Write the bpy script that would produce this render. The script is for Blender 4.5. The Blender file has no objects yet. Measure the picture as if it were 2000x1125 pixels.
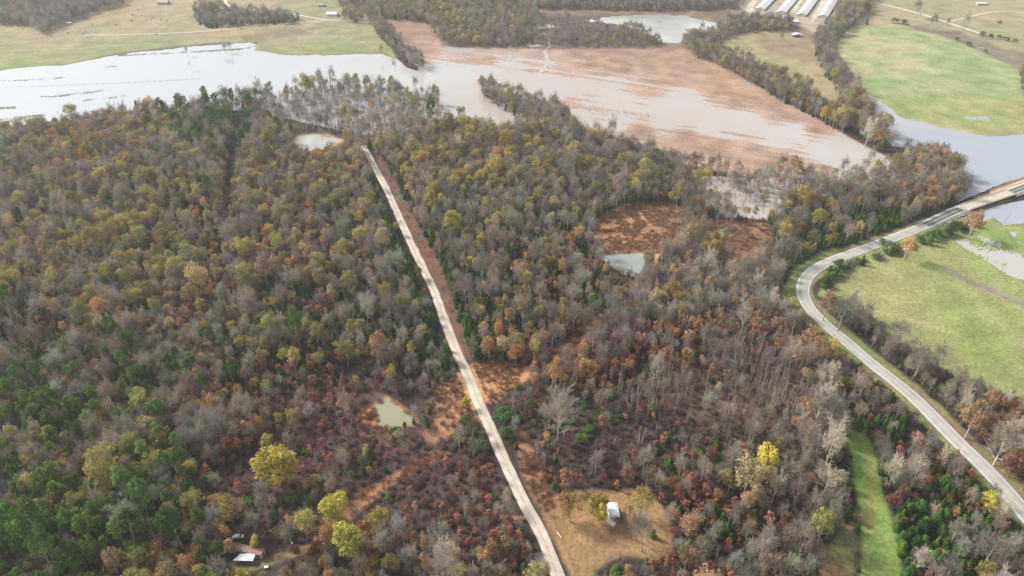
import bpy, math, random
import numpy as np

# ------------------------------------------------------------------ camera, world, sun, exposure
SC = bpy.context.scene
COL = SC.collection
R = math.radians
FOV, PITCH, CAMZ = 70.0, 33.0, 260.0
cam_d = bpy.data.cameras.new('camera'); cam = bpy.data.objects.new('camera', cam_d); COL.objects.link(cam)
cam_d.sensor_width = 36.0; cam_d.lens = 18.0 / math.tan(R(FOV / 2)); cam_d.clip_end = 30000; cam_d.clip_start = 0.5
cam.location = (0, 0, CAMZ); cam.rotation_euler = (R(90 - PITCH), 0, 0); SC.camera = cam
SUN_EL, SUN_AZ = R(38), R(-62)            # azimuth measured from +Y (away from the camera) towards +X
sd = (math.sin(SUN_AZ) * math.cos(SUN_EL), math.cos(SUN_AZ) * math.cos(SUN_EL), math.sin(SUN_EL))
w = bpy.data.worlds.new('World'); SC.world = w; w.use_nodes = True
nt = w.node_tree; nt.nodes.clear()
o_ = nt.nodes.new('ShaderNodeOutputWorld'); bg = nt.nodes.new('ShaderNodeBackground')
sky = nt.nodes.new('ShaderNodeTexSky'); sky.sky_type = 'NISHITA'; sky.sun_disc = False
sky.sun_elevation = SUN_EL; sky.sun_rotation = SUN_AZ; sky.dust_density = 3.0; sky.air_density = 1.0
hs = nt.nodes.new('ShaderNodeHueSaturation'); hs.inputs['Saturation'].default_value = 0.30   # thin high cloud whitens the sky
nt.links.new(sky.outputs[0], hs.inputs['Color']); nt.links.new(hs.outputs[0], bg.inputs[0])
bg.inputs[1].default_value = 0.10; nt.links.new(bg.outputs[0], o_.inputs[0])
sun_d = bpy.data.lights.new('sun', 'SUN'); sun = bpy.data.objects.new('sun', sun_d); COL.objects.link(sun)
sun_d.energy = 2.9; sun_d.angle = R(12.0); sun_d.color = (1.0, 0.95, 0.87)
sun.rotation_euler = (math.pi / 2 - SUN_EL, 0, math.pi - SUN_AZ)
import mathutils
sun.rotation_euler = mathutils.Vector(sd).to_track_quat('Z', 'Y').to_euler()
SC.view_settings.view_transform = 'Standard'; SC.view_settings.look = 'None'
SC.view_settings.exposure = 0.92; SC.view_settings.gamma = 1.0
SC.render.engine = 'CYCLES'
SC.cycles.max_bounces = 6; SC.cycles.diffuse_bounces = 3; SC.cycles.glossy_bounces = 2; SC.cycles.transmission_bounces = 3
SC.cycles.volume_bounces = 0; SC.cycles.use_denoising = True; SC.cycles.denoiser = 'OPENIMAGEDENOISE'; SC.cycles.denoising_input_passes = 'RGB_ALBEDO_NORMAL'; SC.cycles.denoising_prefilter = 'NONE'
HAZE = 0.00010

# ------------------------------------------------------------------ world <-> photo helpers (used only to place things on the ground)
rng = np.random.default_rng(11); random.seed(5)
F = 1000 / math.tan(R(FOV / 2)); CPI, SPI = math.cos(R(PITCH)), math.sin(R(PITCH))

def vn(x, y, seed=0):
    """value noise, -1..1"""
    x = np.asarray(x, float); y = np.asarray(y, float)
    xi = np.floor(x).astype(np.int64); yi = np.floor(y).astype(np.int64); fx = x - xi; fy = y - yi
    fx = fx * fx * (3 - 2 * fx); fy = fy * fy * (3 - 2 * fy)
    def h(a, b):
        n = (a * 374761393 + b * 668265263 + seed * 1442695041) & 0xFFFFFFFF
        n = ((n ^ (n >> 13)) * 1274126177) & 0xFFFFFFFF
        return ((n ^ (n >> 16)) & 0xFFFF) / 32767.5 - 1
    a, b, c, d = h(xi, yi), h(xi + 1, yi), h(xi, yi + 1), h(xi + 1, yi + 1)
    return (a * (1 - fx) + b * fx) * (1 - fy) + (c * (1 - fx) + d * fx) * fy

def fbm(x, y, seed=0, o=4):
    s, a, t = 0.0, 1.0, 0.0
    for i in range(o):
        s = s + a * vn(np.asarray(x) * 2 ** i, np.asarray(y) * 2 ** i, seed + i * 17); t += a; a *= .55
    return s / t

def sst(a, b, x):
    t = np.clip((np.asarray(x, float) - a) / (b - a), 0, 1); return t * t * (3 - 2 * t)

def H(x, y):
    x = np.asarray(x, float); y = np.asarray(y, float)
    m = sst(490, 330, y) * sst(250, 60, x - (y - 300) * 0.25)
    far = sst(1050, 1400, y) * sst(150, -250, x)
    return m * (5 + 3.0 * fbm(x / 160, y / 160, 3, 2)) + far * (9 + 8 * fbm(x / 240, y / 240, 9, 2))

def Wz(px, py, z):
    px = np.asarray(px, float); py = np.asarray(py, float)
    u = (px - 1000) / F; v = (py - 562.5) / F
    t = (CAMZ - z) / (SPI + v * CPI)
    return u * t, (CPI - v * SPI) * t

def W(px, py):
    z = 0.0
    for _ in range(5):
        x, y = Wz(px, py, z); z = H(x, y)
    return x, y, z

def proj(x, y, z):
    dz = np.asarray(z, float) - CAMZ; y = np.asarray(y, float)
    d = y * CPI - dz * SPI; up = y * SPI + dz * CPI
    return 1000 + F * np.asarray(x) / d, 562.5 - F * up / d, d

def inpoly(px, py, P):
    px = np.asarray(px, float); py = np.asarray(py, float); r = np.zeros(px.shape, bool); n = len(P)
    for i in range(n):
        x0, y0 = P[i]; x1, y1 = P[(i + 1) % n]
        if y0 == y1: continue
        c = ((y0 > py) != (y1 > py)) & (px < (x1 - x0) * (py - y0) / (y1 - y0) + x0); r ^= c
    return r

def dseg(px, py, P, closed=False):
    best = np.full(np.shape(px), 1e9); n = len(P)
    for i in range(n if closed else n - 1):
        x0, y0 = P[i]; x1, y1 = P[(i + 1) % n]; dx, dy = x1 - x0, y1 - y0
        t = np.clip(((px - x0) * dx + (py - y0) * dy) / (dx * dx + dy * dy + 1e-9), 0, 1)
        best = np.minimum(best, np.hypot(px - x0 - t * dx, py - y0 - t * dy))
    return best

def spline(P, n=8):
    P = [np.array(p, float) for p in P]; P = [2 * P[0] - P[1]] + P + [2 * P[-1] - P[-2]]; out = []
    for i in range(1, len(P) - 2):
        a, b, c, d = P[i - 1:i + 3]
        for k in range(n):
            t = k / n
            out.append(.5 * (2 * b + (c - a) * t + (2 * a - 5 * b + 4 * c - d) * t * t + (3 * b - a - 3 * c + d) * t ** 3))
    out.append(P[-2]); return out

# ------------------------------------------------------------------ materials
def M(name):
    m = bpy.data.materials.new(name); m.use_nodes = True
    return m, m.node_tree, m.node_tree.nodes['Principled BSDF']

def noise_mat(name, c0, c1, scale=1.0, rough=.85, metal=0., detail=4, bump=0.0, spec=.3):
    m, t, b = M(name); n = t.nodes
    tc = n.new('ShaderNodeTexCoord'); no = n.new('ShaderNodeTexNoise'); no.inputs['Scale'].default_value = scale; no.inputs['Detail'].default_value = detail
    r = n.new('ShaderNodeValToRGB'); r.color_ramp.elements[0].position = .3; r.color_ramp.elements[1].position = .7
    r.color_ramp.elements[0].color = (*c0, 1); r.color_ramp.elements[1].color = (*c1, 1)
    t.links.new(tc.outputs['Object'], no.inputs['Vector']); t.links.new(no.outputs['Fac'], r.inputs[0]); t.links.new(r.outputs[0], b.inputs['Base Color'])
    b.inputs['Roughness'].default_value = rough; b.inputs['Metallic'].default_value = metal; b.inputs['Specular IOR Level'].default_value = spec
    if bump:
        bu = n.new('ShaderNodeBump'); bu.inputs['Distance'].default_value = bump; t.links.new(no.outputs['Fac'], bu.inputs['Height']); t.links.new(bu.outputs[0], b.inputs['Normal'])
    return m

def leaf_mat(name, cols, var=.5, transl=.3, bright=1.0):
    """leaf or twig colour: per tree from the ramp, per leaf slightly varied"""
    m, t, b = M(name); n = t.nodes; oi = n.new('ShaderNodeObjectInfo'); ge = n.new('ShaderNodeNewGeometry')
    r = n.new('ShaderNodeValToRGB'); e = r.color_ramp.elements; k = len(cols)
    while len(e) < k: e.new(.5)
    for i, c in enumerate(cols): e[i].position = i / (k - 1); e[i].color = (*c, 1)
    t.links.new(oi.outputs['Random'], r.inputs[0])
    mr = n.new('ShaderNodeMapRange'); mr.inputs['To Min'].default_value = (1 - var) * bright; mr.inputs['To Max'].default_value = (1 + var) * bright
    t.links.new(ge.outputs['Random Per Island'], mr.inputs[0])
    # second per-tree value so that hue and lightness do not go together
    ml = n.new('ShaderNodeMath'); ml.operation = 'MULTIPLY'; ml.inputs[1].default_value = 13.7; t.links.new(oi.outputs['Random'], ml.inputs[0])
    fr = n.new('ShaderNodeMath'); fr.operation = 'FRACT'; t.links.new(ml.outputs[0], fr.inputs[0])
    m2 = n.new('ShaderNodeMapRange'); m2.inputs['To Min'].default_value = .58; m2.inputs['To Max'].default_value = 1.2; t.links.new(fr.outputs[0], m2.inputs[0])
    mm = n.new('ShaderNodeMath'); mm.operation = 'MULTIPLY'; t.links.new(mr.outputs[0], mm.inputs[0]); t.links.new(m2.outputs[0], mm.inputs[1])
    vm = n.new('ShaderNodeVectorMath'); vm.operation = 'SCALE'; t.links.new(r.outputs[0], vm.inputs[0]); t.links.new(mm.outputs[0], vm.inputs['Scale'])
    df = n.new('ShaderNodeBsdfDiffuse'); tr = n.new('ShaderNodeBsdfTranslucent'); mx = n.new('ShaderNodeMixShader'); mx.inputs[0].default_value = transl
    t.links.new(vm.outputs[0], df.inputs[0]); t.links.new(vm.outputs[0], tr.inputs[0])
    t.links.new(df.outputs[0], mx.inputs[1]); t.links.new(tr.outputs[0], mx.inputs[2])
    t.links.new(mx.outputs[0], n['Material Output'].inputs['Surface']); n.remove(b)
    return m

def ground_mat():
    m, t, b = M('ground_cover'); n = t.nodes
    a = n.new('ShaderNodeAttribute'); a.attribute_name = 'Col'; tc = n.new('ShaderNodeTexCoord'); geo = n.new('ShaderNodeNewGeometry')
    n1 = n.new('ShaderNodeTexNoise'); n1.inputs['Scale'].default_value = .55; n1.inputs['Detail'].default_value = 6; n1.inputs['Roughness'].default_value = .7
    n2 = n.new('ShaderNodeTexNoise'); n2.inputs['Scale'].default_value = .045; n2.inputs['Detail'].default_value = 5
    t.links.new(geo.outputs['Position'], n1.inputs['Vector']); t.links.new(geo.outputs['Position'], n2.inputs['Vector'])
    r1 = n.new('ShaderNodeMapRange'); r1.inputs['From Min'].default_value = .25; r1.inputs['From Max'].default_value = .75; r1.inputs['To Min'].default_value = .5; r1.inputs['To Max'].default_value = 1.5; t.links.new(n1.outputs['Fac'], r1.inputs[0])
    r2 = n.new('ShaderNodeMapRange'); r2.inputs['From Min'].default_value = .3; r2.inputs['From Max'].default_value = .7; r2.inputs['To Min'].default_value = .8; r2.inputs['To Max'].default_value = 1.2; t.links.new(n2.outputs['Fac'], r2.inputs[0])
    mm = n.new('ShaderNodeMath'); mm.operation = 'MULTIPLY'; t.links.new(r1.outputs[0], mm.inputs[0]); t.links.new(r2.outputs[0], mm.inputs[1])
    vm = n.new('ShaderNodeVectorMath'); vm.operation = 'SCALE'; t.links.new(a.outputs['Color'], vm.inputs[0]); t.links.new(mm.outputs[0], vm.inputs['Scale'])
    t.links.new(vm.outputs[0], b.inputs['Base Color']); b.inputs['Roughness'].default_value = .95; b.inputs['Specular IOR Level'].default_value = .1
    bu = n.new('ShaderNodeBump'); bu.inputs['Distance'].default_value = .5; bu.inputs['Strength'].default_value = .7; t.links.new(n1.outputs['Fac'], bu.inputs['Height']); t.links.new(bu.outputs[0], b.inputs['Normal'])
    return m

def water_mat(name, c0, c1, rough=.12, stops=None):
    m, t, b = M(name); n = t.nodes; geo = n.new('ShaderNodeNewGeometry')
    n1 = n.new('ShaderNodeTexNoise'); n1.inputs['Scale'].default_value = .009; n1.inputs['Detail'].default_value = 7; n1.inputs['Distortion'].default_value = .6
    n2 = n.new('ShaderNodeTexNoise'); n2.inputs['Scale'].default_value = 1.4; n2.inputs['Detail'].default_value = 3
    for q in (n1, n2): t.links.new(geo.outputs['Position'], q.inputs['Vector'])
    r = n.new('ShaderNodeValToRGB'); e = r.color_ramp.elements
    if stops:
        while len(e) < len(stops): e.new(.5)
        for k, (x_, c_) in enumerate(stops): e[k].position = (x_ + 800) / 1600; e[k].color = (*c_, 1)
        sx_ = n.new('ShaderNodeSeparateXYZ'); t.links.new(geo.outputs['Position'], sx_.inputs[0]); ma = n.new('ShaderNodeMath'); ma.operation = 'MULTIPLY_ADD'; ma.inputs[1].default_value = 420; t.links.new(n1.outputs['Fac'], ma.inputs[0])
        su = n.new('ShaderNodeMath'); su.operation = 'SUBTRACT'; su.inputs[1].default_value = 210; t.links.new(sx_.outputs[0], su.inputs[0]); t.links.new(su.outputs[0], ma.inputs[2])
        mr = n.new('ShaderNodeMapRange'); mr.inputs['From Min'].default_value = -800; mr.inputs['From Max'].default_value = 800; t.links.new(ma.outputs[0], mr.inputs[0]); t.links.new(mr.outputs[0], r.inputs[0])
    else:
        e[0].position = .38; e[1].position = .62; e[0].color = (*c0, 1); e[1].color = (*c1, 1); t.links.new(n1.outputs['Fac'], r.inputs[0])
    t.links.new(r.outputs[0], b.inputs['Base Color'])
    b.inputs['Roughness'].default_value = rough; b.inputs['IOR'].default_value = 1.33
    bu = n.new('ShaderNodeBump'); bu.inputs['Distance'].default_value = .03; bu.inputs['Strength'].default_value = .15
    t.links.new(n2.outputs['Fac'], bu.inputs['Height']); t.links.new(bu.outputs[0], b.inputs['Normal'])
    return m

# ------------------------------------------------------------------ mesh helpers
class MB:
    def __init__(s): s.v = []; s.f = []; s.m = []
    def add(s, vs, fs, mi=0):
        k = len(s.v); s.v += [tuple(map(float, q)) for q in vs]
        for f in fs: s.f.append(tuple(i + k for i in f)); s.m.append(mi)
    def box(s, x0, x1, y0, y1, z0, z1, mi=0):
        s.add([(x0, y0, z0), (x1, y0, z0), (x1, y1, z0), (x0, y1, z0), (x0, y0, z1), (x1, y0, z1), (x1, y1, z1), (x0, y1, z1)],
              [(0, 3, 2, 1), (4, 5, 6, 7), (0, 1, 5, 4), (1, 2, 6, 5), (2, 3, 7, 6), (3, 0, 4, 7)], mi)
    def prism(s, prof, y0, y1, mi=0):
        """profile in x,z swept along y"""
        n = len(prof); s.add([(x, y0, z) for x, z in prof] + [(x, y1, z) for x, z in prof],
                             [tuple(range(n)), tuple(range(2 * n - 1, n - 1, -1))] + [(i, i + n, (i + 1) % n + n, (i + 1) % n) for i in range(n)], mi)
    def tube(s, pts, rad, sides=5, mi=0, cap=True):
        pts = [np.array(p, float) for p in pts]; k = len(s.v)
        for i, p in enumerate(pts):
            d = pts[min(i + 1, len(pts) - 1)] - pts[max(i - 1, 0)]; d = d / (np.linalg.norm(d) + 1e-9)
            a = np.cross(d, (0, 0, 1) if abs(d[2]) < .9 else (1, 0, 0)); a /= np.linalg.norm(a); b = np.cross(d, a)
            for j in range(sides):
                t = 2 * math.pi * j / sides; s.v.append(tuple(p + rad[i] * (math.cos(t) * a + math.sin(t) * b)))
        for i in range(len(pts) - 1):
            for j in range(sides):
                s.f.append((k + i * sides + j, k + i * sides + (j + 1) % sides, k + (i + 1) * sides + (j + 1) % sides, k + (i + 1) * sides + j)); s.m.append(mi)
        if cap:
            s.f.append(tuple(k + (len(pts) - 1) * sides + j for j in range(sides))); s.m.append(mi)
            s.f.append(tuple(k + j for j in reversed(range(sides)))); s.m.append(mi)
    def ribbon(s, p, q, w0, w1, rg, mi=0):
        p = np.array(p, float); q = np.array(q, float); d = q - p; r = rg.normal(size=3); a = np.cross(d, r); a /= np.linalg.norm(a) + 1e-9
        s.add([p - a * w0 / 2, p + a * w0 / 2, q + a * w1 / 2, q - a * w1 / 2], [(0, 1, 2, 3)], mi)
    def leaf(s, c, nrm, size, rg, mi=0, asp=1.0):
        nrm = np.array(nrm, float); nrm /= np.linalg.norm(nrm) + 1e-9
        a = np.cross(nrm, rg.normal(size=3)); a /= np.linalg.norm(a) + 1e-9; b = np.cross(nrm, a); h = size / 2; c = np.array(c)
        j = rg.uniform(.7, 1.25, 4)
        s.add([c - a * h * j[0], c - b * h * asp * j[1], c + a * h * j[2], c + b * h * asp * j[3]], [(0, 1, 2, 3)], mi)
    def mesh(s, name, mats):
        me = bpy.data.meshes.new(name); me.from_pydata(s.v, [], s.f)
        for m in mats: me.materials.append(m)
        if any(s.m): me.polygons.foreach_set('material_index', np.array(s.m, np.int32))
        me.update(); return me
    def build(s, name, mats, parent=None, loc=None, rz=0):
        o = bpy.data.objects.new(name, s.mesh(name, mats if isinstance(mats, (list, tuple)) else [mats])); COL.objects.link(o)
        if parent: o.parent = parent
        if loc is not None: o.location = loc
        o.rotation_euler.z = rz; return o

def tag(o, label=None, cat=None, group=None, kind=None):
    if label: o['label'] = label
    if cat: o['category'] = cat
    if group: o['group'] = group
    if kind: o['kind'] = kind
    return o

def empty(name, loc, rz=0):
    o = bpy.data.objects.new(name, None); o.empty_display_size = .5; COL.objects.link(o); o.location = loc; o.rotation_euler.z = rz; return o

# ------------------------------------------------------------------ the layout, traced from the photograph and laid on the ground
GRAVEL = [(704, 288), (709.6, 285.6), (718.5, 301.5), (731, 324.7), (743, 348), (756, 371), (766.5, 396), (777, 419), (788, 444), (802, 474), (815.6, 503), (833, 539), (849, 572), (862, 610),
          (875.5, 645.5), (889, 679), (897, 699), (906, 716), (918, 744), (930, 774), (946, 812), (964, 852), (980, 890), (1012, 960), (1029, 994), (1045, 1023), (1058.6, 1048), (1070, 1074), (1082, 1107), (1088, 1125), (1115, 1200), (1140, 1270)][1:]
HIGHWAY = [(2150, 312), (2060, 347), (2000, 370), (1953, 388), (1914, 400.7), (1875, 413.5), (1845.5, 425), (1806, 441.8), (1757, 461), (1698.7, 483), (1652, 500), (1629.6, 508), (1607, 518), (1588, 530), (1576, 542),
           (1569, 556), (1567.5, 570), (1570, 584), (1577, 598), (1589.6, 614), (1605.6, 630), (1623, 645.5), (1639, 658), (1655, 671), (1690, 702), (1730, 734), (1776, 770), (1816.7, 810), (1866.7, 861), (1880, 874.5), (1910, 902.5), (1942, 935), (1967, 963), (1992, 993), (2040, 1055), (2100, 1140)]
LAKE = [(-250, 165), (0, 137), (60, 130), (130, 127), (190, 114), (225, 106), (330, 96), (430, 86), (490, 82), (503, 88), (498, 98), (560, 108), (650, 107), (745, 104), (775, 115), (795, 132), (835, 145), (850, 160), (880, 178), (900, 210),
        (940, 225), (1010, 250), (960, 250), (880, 235), (840, 262), (760, 268), (700, 262), (620, 245), (560, 232), (480, 215), (300, 236), (150, 240), (20, 246), (-250, 255)]
STUBBLE = [(755, 42), (830, 48), (852, 75), (900, 90), (1000, 94), (1060, 96), (1200, 95), (1330, 93), (1420, 135), (1500, 180), (1600, 235), (1680, 280), (1740, 310), (1748, 335), (1690, 352), (1600, 352), (1500, 347), (1420, 342), (1340, 322),
           (1270, 302), (1180, 265), (1130, 245), (1060, 250), (1000, 250), (940, 225), (870, 180), (815, 135), (790, 105), (770, 70)]
WET = [(800, 60, -1), (830, 100, -.6), (870, 112, .25), (840, 145, .9), (950, 115, -.3), (950, 140, .75), (1000, 130, .45), (1040, 112, -.15), (1050, 135, .15), (1000, 155, .8), (950, 185, 1), (1150, 110, -.9), (1120, 140, -.15), (1130, 165, .55), (1060, 165, .9), (1200, 130, -1),
       (1250, 165, -.1), (1200, 160, .4), (1300, 150, -.8), (1300, 110, -1), (1400, 165, -1), (1330, 190, .55), (1450, 200, -.6), (1350, 210, .75), (1450, 230, .75), (1550, 258, .7), (1500, 205, -.7), (1600, 250, -.7), (1550, 225, -.7), (1640, 275, .6), (1700, 320, 1), (1620, 300, .95), (1520, 275, .7),
       (1400, 245, .6), (1300, 225, .5), (1200, 200, .65), (1100, 180, .8), (1110, 200, -.1), (1030, 195, .7), (1180, 220, .05), (1120, 235, .6), (1200, 243, .55), (1300, 252, .25), (1250, 258, -.6), (1330, 270, -.7), (1400, 288, -.95), (1500, 318, -1), (1600, 338, -.75), (1450, 288, -.3), (1520, 300, -.2), (1660, 345, .3), (1420, 262, .1), (1180, 262, -.5)]
OXBOW = [(1130, 36), (1190, 33), (1250, 28), (1330, 30), (1400, 44), (1412, 52), (1372, 62), (1335, 65), (1330, 84), (1295, 84), (1272, 70), (1245, 58), (1200, 48), (1150, 44)]
PASTURE = [(-300, -80), (760, -80), (720, 30), (735, 65), (765, 95), (775, 115), (745, 104), (650, 107), (560, 108), (498, 100), (503, 84), (430, 84), (225, 105), (130, 127), (0, 137), (-300, 170)]
HAY = [(1375, 105), (1400, 85), (1440, 70), (1480, 60), (1560, 66), (1590, 85), (1600, 110), (1620, 150), (1648, 192), (1645, 225), (1600, 205), (1550, 182), (1500, 152), (1440, 125)]
MEADOW = [(1630, 92), (1660, 55), (1700, 52), (1760, 54), (1800, 62), (1860, 78), (1920, 105), (1980, 132), (2300, 260), (2300, 300), (2000, 264), (1930, 267), (1830, 248), (1760, 230), (1700, 195), (1670, 150)]
RLAKE = [(1690, 170), (1715, 205), (1760, 228), (1830, 247), (1930, 266), (2000, 263), (2300, 290), (2300, 300), (2060, 330), (2000, 345), (1940, 366), (1900, 384), (1870, 395), (1870, 350), (1850, 310), (1800, 292), (1740, 285), (1710, 250)]
FARPAST = [(1640, -80), (2400, -80), (2400, 160), (2010, 145), (1980, 132), (1920, 105), (1860, 78), (1760, 54), (1660, 55), (1690, 20)]
POULTRY_YARD = [(1440, -60), (1700, -60), (1690, 10), (1640, 55), (1590, 66), (1540, 42), (1460, 30), (1430, 10)]
RFIELD = [(1598, 578), (1618, 538), (1650, 512), (1700, 492), (1760, 474), (1850, 452), (1900, 446), (1960, 444), (2350, 430), (2350, 950), (2080, 820), (2000, 782), (1900, 750), (1810, 705), (1740, 655), (1680, 615), (1640, 595)]
RPOOL = [(1862, 470), (1885, 458), (1925, 456), (1975, 485), (2050, 520), (2200, 560), (2200, 590), (2010, 552), (1970, 540), (1925, 512), (1890, 492)]
BRPOOL = [(1955, 400), (1975, 395), (2040, 385), (2300, 330), (2300, 400), (2050, 430), (1990, 438), (1960, 440), (1940, 425), (1900, 440), (1890, 425), (1920, 410)]
STRIP = [(1645, 836), (1692, 843), (1712, 900), (1724, 975), (1754, 1050), (1760, 1100), (1785, 1200), (1680, 1200), (1680, 1110), (1678, 1000), (1662, 900)]
STRIPO = [(1590, 1130), (1610, 1075), (1650, 1030), (1672, 1000), (1672, 1110), (1660, 1200), (1580, 1200)]
CLEAR = [(1062, 1003), (1085, 968), (1140, 956), (1200, 962), (1262, 955), (1308, 1010), (1312, 1070), (1285, 1098), (1215, 1085), (1160, 1120), (1160, 1200), (1130, 1200), (1105, 1110), (1085, 1060)]
CLEAR2 = [(908, 716), (960, 706), (1042, 718), (1024, 748), (965, 790), (945, 785), (922, 745)]
ORANGE = [[(842, 770), (880, 745), (905, 740), (925, 800), (905, 815), (895, 845), (850, 868), (820, 862), (850, 820)], [(697, 815), (712, 800), (734, 795), (748, 782), (757, 777), (812, 816), (820, 830), (770, 845), (700, 838)],
          [(925, 815), (936, 812), (950, 850), (935, 850)], [(640, 1000), (690, 968), (770, 925), (850, 880), (880, 885), (780, 940), (700, 1000), (655, 1060), (610, 1060)], [(1005, 830), (1030, 850), (1075, 950), (1090, 1020), (1050, 990), (1020, 930)],
          [(1080, 690), (1130, 645), (1170, 625), (1170, 645), (1120, 690), (1080, 705)], [(560, 1075), (650, 1055), (660, 1066), (590, 1085)]]
MARSH = [(1155, 462), (1165, 428), (1220, 402), (1300, 394), (1350, 418), (1372, 455), (1330, 470), (1300, 500), (1262, 503), (1172, 502), (1158, 485)]
MARSH2 = [(1372, 432), (1500, 428), (1514, 465), (1480, 520), (1440, 545), (1405, 515), (1380, 475)]
WOODWATER = [(1355, 342), (1450, 345), (1600, 352), (1700, 346), (1745, 335), (1720, 356), (1600, 372), (1535, 378), (1532, 415), (1500, 432), (1420, 424), (1385, 408), (1365, 380)]
ROW = [(735, 300), (752, 318), (775, 360), (800, 410), (840, 480), (870, 540), (895, 610), (915, 680), (925, 708), (900, 700), (862, 610), (815, 503), (777, 419), (743, 348)]
POND1 = [(578, 272), (592, 266), (620, 265), (645, 268), (660, 276), (640, 284), (610, 293), (588, 286)]
POND2 = [(1172, 503), (1200, 498), (1250, 497), (1264, 502), (1258, 520), (1244, 537), (1218, 533), (1190, 517)]
POND3 = [(732, 798), (757, 779), (800, 812), (812, 822), (800, 831), (738, 833), (740, 815)]
CUT = [(470, 215), (464, 260), (458, 330), (447, 400), (437, 470)]
TOPWOOD = [[(505, 200), (560, 182), (600, 170), (700, 163), (800, 178), (850, 188), (870, 235), (830, 272), (700, 292), (600, 296), (560, 262), (500, 235)],
           [(716, 40), (745, 40), (780, 78), (815, 115), (832, 135), (805, 137), (768, 98), (738, 68)],
           [(705, 12), (760, 8), (850, 10), (960, 10), (1050, 25), (1060, 60), (1040, 85), (1000, 92), (930, 92), (862, 88), (852, 65), (832, 45), (760, 38), (720, 38)],
           [(1180, 62), (1250, 58), (1300, 88), (1230, 96), (1130, 92), (1080, 80), (1085, 65)],
           [(1050, -70), (1450, -70), (1440, 18), (1380, 20), (1300, 22), (1200, 22), (1060, 18), (900, 8), (760, 5), (700, 10), (690, -70)],
           [(-250, 5), (60, -10), (250, -60), (243, 8), (200, 20), (130, 46), (88, 70), (70, 62), (60, 50), (-250, 52)],
           [(378, 22), (400, 14), (440, 22), (560, 32), (592, 40), (570, 46), (480, 50), (410, 56), (385, 46)],
           [(660, 2), (705, -20), (712, 45), (672, 45), (668, 20)],
           [(935, 172), (960, 170), (1000, 190), (1050, 205), (1100, 225), (1135, 262), (1090, 268), (1040, 250), (1000, 225), (945, 195)],
           [(1330, 92), (1360, 86), (1420, 110), (1500, 150), (1580, 190), (1640, 225), (1650, 262), (1580, 227), (1500, 186), (1420, 140), (1350, 108)],
           [(1645, -60), (1705, -60), (1700, 20), (1660, 55), (1632, 85), (1618, 102), (1642, 150), (1684, 200), (1706, 240), (1745, 290), (1700, 280), (1650, 240), (1642, 200), (1618, 160), (1590, 108), (1590, 75), (1632, 40)],
           [(1420, 40), (1470, 40), (1540, 46), (1550, 60), (1500, 61), (1440, 66), (1380, 85), (1335, 94), (1345, 76), (1420, 58)],
           [(1985, 155), (2020, 120), (2150, 200), (2060, 220), (2000, 195)],
           [(1035, 40), (1110, 34), (1130, 52), (1180, 52), (1180, 64), (1090, 66), (1082, 90), (1050, 94), (1062, 60)]]
MAIN = [(-250, 262), (0, 266), (150, 245), (300, 228), (480, 200), (520, 190), (560, 225), (600, 258), (700, 270), (830, 264), (900, 245), (960, 262), (1020, 252), (1120, 262), (1200, 282), (1300, 318), (1360, 345), (1450, 352), (1600, 358), (1740, 335),
        (1790, 297), (1850, 305), (1885, 372), (1865, 410), (1845, 418), (1757, 454), (1690, 478), (1620, 503), (1575, 530), (1552, 560), (1560, 595), (1600, 640), (1660, 690), (1770, 785), (1880, 895), (1990, 1015), (2080, 1160), (2080, 1270), (-250, 1270)]
HEDGE = [(1606, 592), (1640, 603), (1690, 622), (1750, 668), (1810, 712), (1900, 756), (2010, 792), (2250, 900), (2250, 1250), (2110, 1110), (2010, 985), (1950, 915), (1890, 845), (1810, 775), (1740, 712), (1690, 668), (1640, 628)]

# ------------------------------------------------------------------ ground sheet
STEP = 2.6
gx = np.arange(-320, 2321, STEP); gy = np.concatenate([np.arange(-95, 84, STEP), np.arange(84, 360, 1.05), np.arange(360, 1260, STEP)]); PX, PY = np.meshgrid(gx, gy)
X, Y, Z0 = W(PX, PY); NR, NC = PX.shape
STR = lambda ang, per, ph=0: np.sin((X * math.cos(ang) + Y * math.sin(ang)) * 2 * math.pi / per + 2.2 * fbm(X / 55, Y / 55, 88, 2) + ph)
n1 = fbm(X / 14, Y / 22, 21, 4); n2 = fbm(X / 14 + 50, Y / 22, 22, 4); n3 = fbm(X / 60, Y / 90, 23, 4)

def pmask(P, soft=3.0, warp=5.0):
    x = PX + n1 * warp; y = PY + n2 * warp * .6; m = np.zeros(PX.shape); q = soft + warp + 4
    xs = [p[0] for p in P]; ys = [p[1] for p in P]
    c0, c1 = np.searchsorted(gx, [min(xs) - q, max(xs) + q]); r0, r1 = np.searchsorted(gy, [min(ys) - q, max(ys) + q])
    if c1 <= c0 or r1 <= r0: return m
    s = np.s_[r0:r1, c0:c1]; d = dseg(x[s], y[s], P, True); d = np.where(inpoly(x[s], y[s], P), d, -d)
    m[s] = sst(-soft, soft, d); return m

def lmask(P, wd, soft=2.0, warp=2.0):
    x = PX + n1 * warp; y = PY + n2 * warp * .6; return 1 - sst(wd - soft, wd + soft, dseg(x, y, P))

COLR = np.empty(PX.shape + (3,)); CLS = np.zeros(PX.shape, np.int8); NAMES = ['ground']
def lerp(m, c):
    global COLR
    m = np.asarray(m)[..., None]; COLR = COLR * (1 - m) + np.asarray(c) * m
def two(c0, c1, t):
    t = np.clip(t, 0, 1)[..., None]; return np.array(c0) * (1 - t) + np.array(c1) * t
def field(name, m):
    if name not in NAMES: NAMES.append(name)
    CLS[m > .5] = NAMES.index(name)

COLR[:] = two((.030, .025, .023), (.065, .047, .040), .5 + .8 * n1 + .3 * n3)
lerp(.5 * sst(.25, .6, n2), (.085, .085, .045))
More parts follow.
